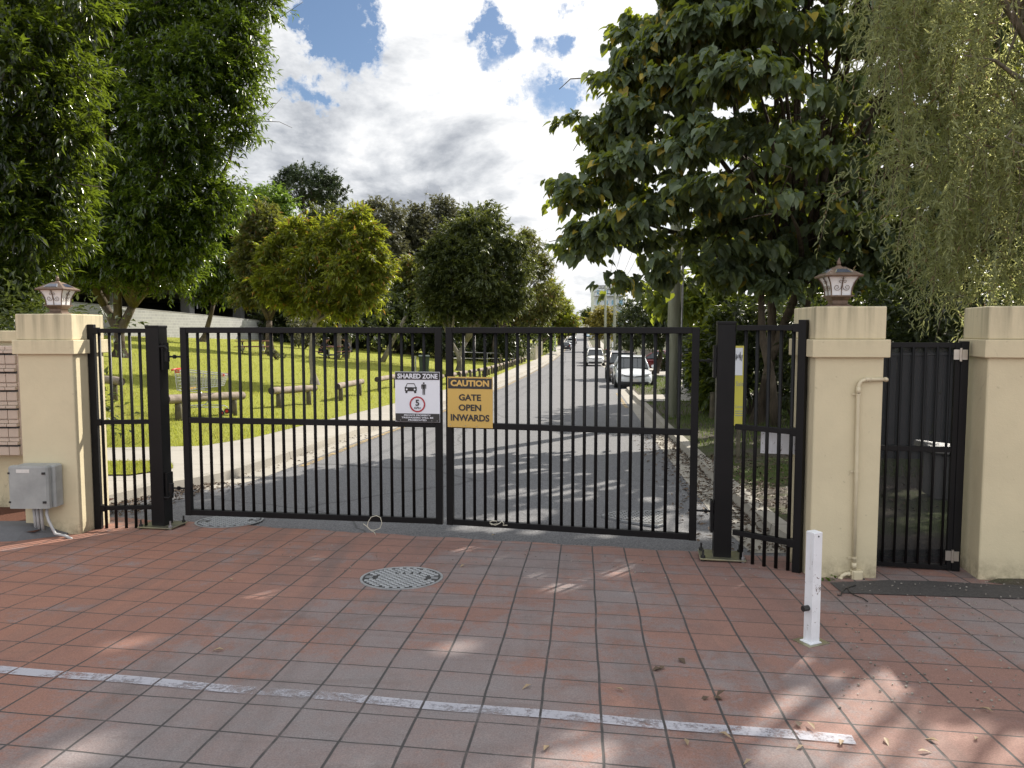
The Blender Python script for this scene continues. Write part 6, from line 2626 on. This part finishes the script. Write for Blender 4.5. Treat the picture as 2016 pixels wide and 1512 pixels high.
k = 0
for px in range(556, 1010, 26):
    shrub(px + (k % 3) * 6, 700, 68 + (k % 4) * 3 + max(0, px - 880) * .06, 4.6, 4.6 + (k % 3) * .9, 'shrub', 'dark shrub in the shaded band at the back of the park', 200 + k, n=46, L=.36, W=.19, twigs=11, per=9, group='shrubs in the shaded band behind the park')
    k += 1
shrub(600, 704, 58, 2.6, 2.6, 'grey', 'grey-leaved bush behind the trunk of the yellow tree', 230, L=.15, W=.09)
shrub(1000, 708, 80, 2.6, 2.2, 'olive', 'bush with white flowers in front of the pale cream fence', 231, L=.2, W=.1)
o = shrub(1003, 700, 79, 2.0, 1.8, 'flower', 'white blossom on the bush before the cream fence', 232, L=.16, W=.12, n=8, twigs=5, per=4)
shrub(1077, 694, 120, 3.2, 4.2, 'bright', 'bright green bush by the far footpath on the left', 233, L=.34, W=.16)
shrub(1320, 722, 55, 2.4, 1.2, 'shrub', 'low dark bush at the foot of the paling fence', 234, L=.2, W=.1)
for i, (px, py, Y, w_, h_, lm, lab) in enumerate((
        (1390, 800, 22.5, 1.6, 2.2, 'shrub', 'leafy shrub growing against the dark steel fence'),
        (1420, 770, 20.0, 1.8, 3.0, 'heart2', 'shrub with sunlit leaves behind the right gate post'),
        (1480, 800, 19.0, 2.4, 3.2, 'shrub', 'dark shrub behind the yellow for-sale board'),
        (1560, 800, 18.8, 2.6, 3.0, 'shrub', 'dark shrub behind the forked stems of the broad-leaved tree'),
        (1650, 760, 17.0, 2.8, 3.4, 'shrub', 'dark shrub hidden behind the right gate pillar'),
        (1790, 760, 12.6, 2.2, 2.9, 'shrub', 'dark shrub over the pedestrian gate, left half'),
        (1880, 760, 12.0, 2.2, 2.9, 'shrub', 'dark shrub over the pedestrian gate, right half'),
        (1990, 760, 12.0, 2.4, 2.8, 'shrub', 'dark shrub behind the far right pillar'))):
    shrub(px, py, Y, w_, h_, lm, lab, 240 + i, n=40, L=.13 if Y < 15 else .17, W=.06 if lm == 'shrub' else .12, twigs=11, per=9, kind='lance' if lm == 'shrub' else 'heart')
shrub(40, 760, 12.5, 3.4, 2.9, 'shrub', 'dark shrub behind the letterboxes', 260, n=40, L=.12, W=.05, twigs=11, per=9)
shrub(545, 712, 40, 1.2, .5, 'grey', 'low grey tuft at the foot of the rough trunk', 261, L=.1, W=.04, n=10)
shrub(1632, 1148, 5.42, .13, .05, 'bright', 'small weed growing at the foot of the right pillar', 262, name='weed', n=4, L=.03, W=.012, twigs=4, per=3)
# red flower and dead leaves hanging in front of the far poles
# second stems of the broad-leaved tree, its own roots near the kerb
for k, (pts, r0, lab) in enumerate((([(1528, 838), (1518, 740), (1500, 660), (1498, 560), (1480, 430)], .105, 'curved stem beside the broad-leaved tree, nearer the sale board'),
                                    ([(1575, 838), (1570, 740), (1590, 600), (1640, 430), (1660, 300)], .075, 'thin straight stem right of the broad-leaved tree trunk'))):
    P3 = [at(*p_, 16.0 + .2 * k) for p_ in pts]
    P3[0][2] = float(hgt(P3[0][0], P3[0][1])) - .05
    o_ = P3[0]
    t = thing('sapling', o_, lab, 'tree')
    MB().tube([p_ - o_ for p_ in P3], [r0, r0 * .9, r0 * .8, r0 * .6, r0 * .25], 10).build('trunk', M['bark'], t, smooth=True)
    C = np.array([P3[-1] - o_ + np.random.default_rng(300 + k + i).normal(size=3) * [.6, .6, .5] for i in range(9)])
    foliage('crown', C, np.full(9, .45), 7, 7, .25, .21, 'heart', LM['heart'], t, .75, .45, 310 + k, .45)
# trees just outside the right edge of the view: their shade lies over the paving
for k, (x, y, h0, rad, lab) in enumerate(((7.6, 4.6, 7.4, 2.6, 'tree over the driveway right of the camera, out of view'),)):
    z = float(zr(y))
    t = thing('garden_tree', (x, y, z), lab, 'tree')
    rr_ = np.random.default_rng(90 + k)
    C = unit(150, rr_) * rr_.uniform(.5, 1, (150, 1)) * [rad, rad, rad * .8] + [0, 0, h0]
    limbs('trunk', (0, 0, 0), [np.array([.1, .1, h0 * .5])], C, M['bark'], t, .16, 14, 91 + k)
    foliage('crown', C, np.full(150, .55), 8, 8, .2, .11, 'lance', LM['shrub'], t, .4, .7, 92 + k, chinks=True)

# ------------------------------------------------------------------ light and sky
sd = Vector((math.sin(SUN_AZ) * math.cos(SUN_EL), math.cos(SUN_AZ) * math.cos(SUN_EL), math.sin(SUN_EL)))
sun_d = bpy.data.lights.new('sun', 'SUN')
sun_d.energy = 4.4
sun_d.angle = R(.53)
sun_d.color = (1.0, .93, .82)
sun = bpy.data.objects.new('sun', sun_d)
COL.objects.link(sun)
sun.rotation_euler = (-sd).to_track_quat('-Z', 'Y').to_euler()

W = bpy.data.worlds.new('World')
S.world = W
W.use_nodes = True
nt = W.node_tree
nt.nodes.clear()
out = nd(nt, 'ShaderNodeOutputWorld')
sky = nd(nt, 'ShaderNodeTexSky', sky_type='NISHITA')
sky.sun_disc = False
sky.sun_elevation = SUN_EL
sky.sun_rotation = SUN_AZ
sky.altitude = 20
sky.air_density = 1.0
sky.dust_density = .6
sky.ozone_density = 3.0
bg1 = nd(nt, 'ShaderNodeBackground')
bg1.inputs[1].default_value = .055
nt.links.new(sky.outputs[0], bg1.inputs[0])
tc = nd(nt, 'ShaderNodeTexCoord')
dirn = tc.outputs['Generated']
sx = nd(nt, 'ShaderNodeSeparateXYZ')
nt.links.new(dirn, sx.inputs[0])
zz = mth(nt, 'ADD', mth(nt, 'MAXIMUM', sx.outputs[2], 0.0), .28)
cmb = nd(nt, 'ShaderNodeCombineXYZ')
nt.links.new(mth(nt, 'DIVIDE', sx.outputs[0], zz), cmb.inputs[0])
nt.links.new(mth(nt, 'DIVIDE', sx.outputs[1], zz), cmb.inputs[1])
uv = cmb.outputs[0]
n1 = noise(nt, uv, 1.55, 10, .60, .25)
n2 = noise(nt, uv, 4.2, 8, .62, .2)
off = nd(nt, 'ShaderNodeVectorMath', operation='ADD')
nt.links.new(uv, off.inputs[0])
off.inputs[1].default_value = (.05, .07, 0)
n1s = noise(nt, off.outputs[0], 1.55, 10, .60, .25)
n3 = noise(nt, uv, .9, 5, .5)
wn_ = nd(nt, 'ShaderNodeTexNoise')
wn_.inputs['Scale'].default_value = 9
wn_.inputs['Detail'].default_value = 7
wn_.inputs['Roughness'].default_value = .65
nt.links.new(dirn, wn_.inputs['Vector'])
wv_ = nd(nt, 'ShaderNodeVectorMath', operation='MULTIPLY_ADD')
nt.links.new(wn_.outputs['Color'], wv_.inputs[0])
wv_.inputs[1].default_value = (.24, .24, .24)
va_ = nd(nt, 'ShaderNodeVectorMath', operation='ADD')
nt.links.new(dirn, va_.inputs[0])
va_.inputs[1].default_value = (-.12, -.12, -.12)
nt.links.new(va_.outputs[0], wv_.inputs[2])
wdir = nd(nt, 'ShaderNodeVectorMath', operation='NORMALIZE')
nt.links.new(wv_.outputs[0], wdir.inputs[0])


def lobe(px, py, width, src=None):
    """1 towards a place in the sky, falling to 0 over width (radians)"""
    d = ray(px, py)
    d = d / np.linalg.norm(d)
    dp = nd(nt, 'ShaderNodeVectorMath', operation='DOT_PRODUCT')
    nt.links.new(src or wdir.outputs[0], dp.inputs[0])
    dp.inputs[1].default_value = tuple(d)
    mr = nd(nt, 'ShaderNodeMapRange', interpolation_type='SMOOTHSTEP')
    nt.links.new(dp.outputs['Value'], mr.inputs[0])
    mr.inputs[1].default_value = math.cos(width)
    mr.inputs[2].default_value = 1.0
    return mr.outputs[0]


dens = mth(nt, 'ADD', mth(nt, 'ADD', mth(nt, 'MULTIPLY', n1, .8), mth(nt, 'MULTIPLY', n2, .28)), mth(nt, 'MULTIPLY_ADD', noise(nt, uv, 13, 8, .65, .3), .20, .055))
for px, py, wd, k in ((655, 15, .070, .46), (590, -25, .07, .25), (585, 186, .035, .38), (985, 85, .038, .34), (1105, 70, .034, .32), (1085, 205, .055, .34), (1150, 180, .03, .2)):
    dens = mth(nt, 'SUBTRACT', dens, mth(nt, 'MULTIPLY', lobe(px, py, wd), k))
dens = mth(nt, 'ADD', dens, mth(nt, 'MULTIPLY', lobe(780, 330, .42), .10))
cover = ramp(nt, dens, [(.46, 0.0), (.58, .55), (.70, 1.0)])
# lit sides white, bases grey; brightest towards the sun; raised behind the viewer, unseen, to add fill light
tow = nd(nt, 'ShaderNodeVectorMath', operation='DOT_PRODUCT')
nt.links.new(dirn, tow.inputs[0])
tow.inputs[1].default_value = tuple(sd)


def mrange(src, a, b, c, d):
    n = nd(nt, 'ShaderNodeMapRange', interpolation_type='SMOOTHSTEP')
    nt.links.new(src, n.inputs[0])
    for i, v in enumerate((a, b, c, d)):
        n.inputs[i + 1].default_value = v
    return n.outputs[0]


toward = mrange(tow.outputs['Value'], .45, .92, 0, 1)
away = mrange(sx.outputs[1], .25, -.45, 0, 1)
lit = mth(nt, 'MULTIPLY', mth(nt, 'SUBTRACT', n1, n1s), 2.6)
bri = mth(nt, 'ADD', .62, lit)
bri = mth(nt, 'ADD', bri, mth(nt, 'MULTIPLY', mth(nt, 'SUBTRACT', n2, .5), .75))
bri = mth(nt, 'ADD', bri, mth(nt, 'MULTIPLY', mth(nt, 'SUBTRACT', .5, n3), .5))
bri = mth(nt, 'SUBTRACT', bri, mth(nt, 'MULTIPLY', lobe(760, 290, .24, dirn), .26))
bri = mth(nt, 'ADD', bri, mth(nt, 'MULTIPLY', lobe(900, 20, .22, dirn), .20))
bri = mth(nt, 'ADD', bri, mth(nt, 'MULTIPLY', toward, .45))
bri = mth(nt, 'ADD', bri, mth(nt, 'MULTIPLY', mth(nt, 'SUBTRACT', 1.0, cover), .25))
gcol = ramp(nt, bri, [(.05, (.30, .32, .37)), (.35, (.42, .445, .49)), (.6, (.68, .70, .73)), (.9, (1.0, 1.0, 1.0))])
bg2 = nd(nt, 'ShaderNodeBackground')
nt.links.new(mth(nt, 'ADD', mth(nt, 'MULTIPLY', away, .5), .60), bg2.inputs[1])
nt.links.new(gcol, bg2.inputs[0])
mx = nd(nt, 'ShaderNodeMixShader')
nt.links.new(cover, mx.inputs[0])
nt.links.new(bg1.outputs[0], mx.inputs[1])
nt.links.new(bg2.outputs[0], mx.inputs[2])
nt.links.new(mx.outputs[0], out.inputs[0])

S.view_settings.view_transform = 'Standard'
S.view_settings.look = 'None'
S.view_settings.exposure = .9
S.view_settings.gamma = 1
S.view_settings.use_curve_mapping = False
S.cycles.max_bounces = 6
S.cycles.transparent_max_bounces = 8
S.cycles.diffuse_bounces = 3
S.cycles.glossy_bounces = 3
S.cycles.transmission_bounces = 4
S.cycles.caustics_reflective = False
S.cycles.caustics_refractive = False
S.cycles.use_denoising = True
S.render.use_persistent_data = False
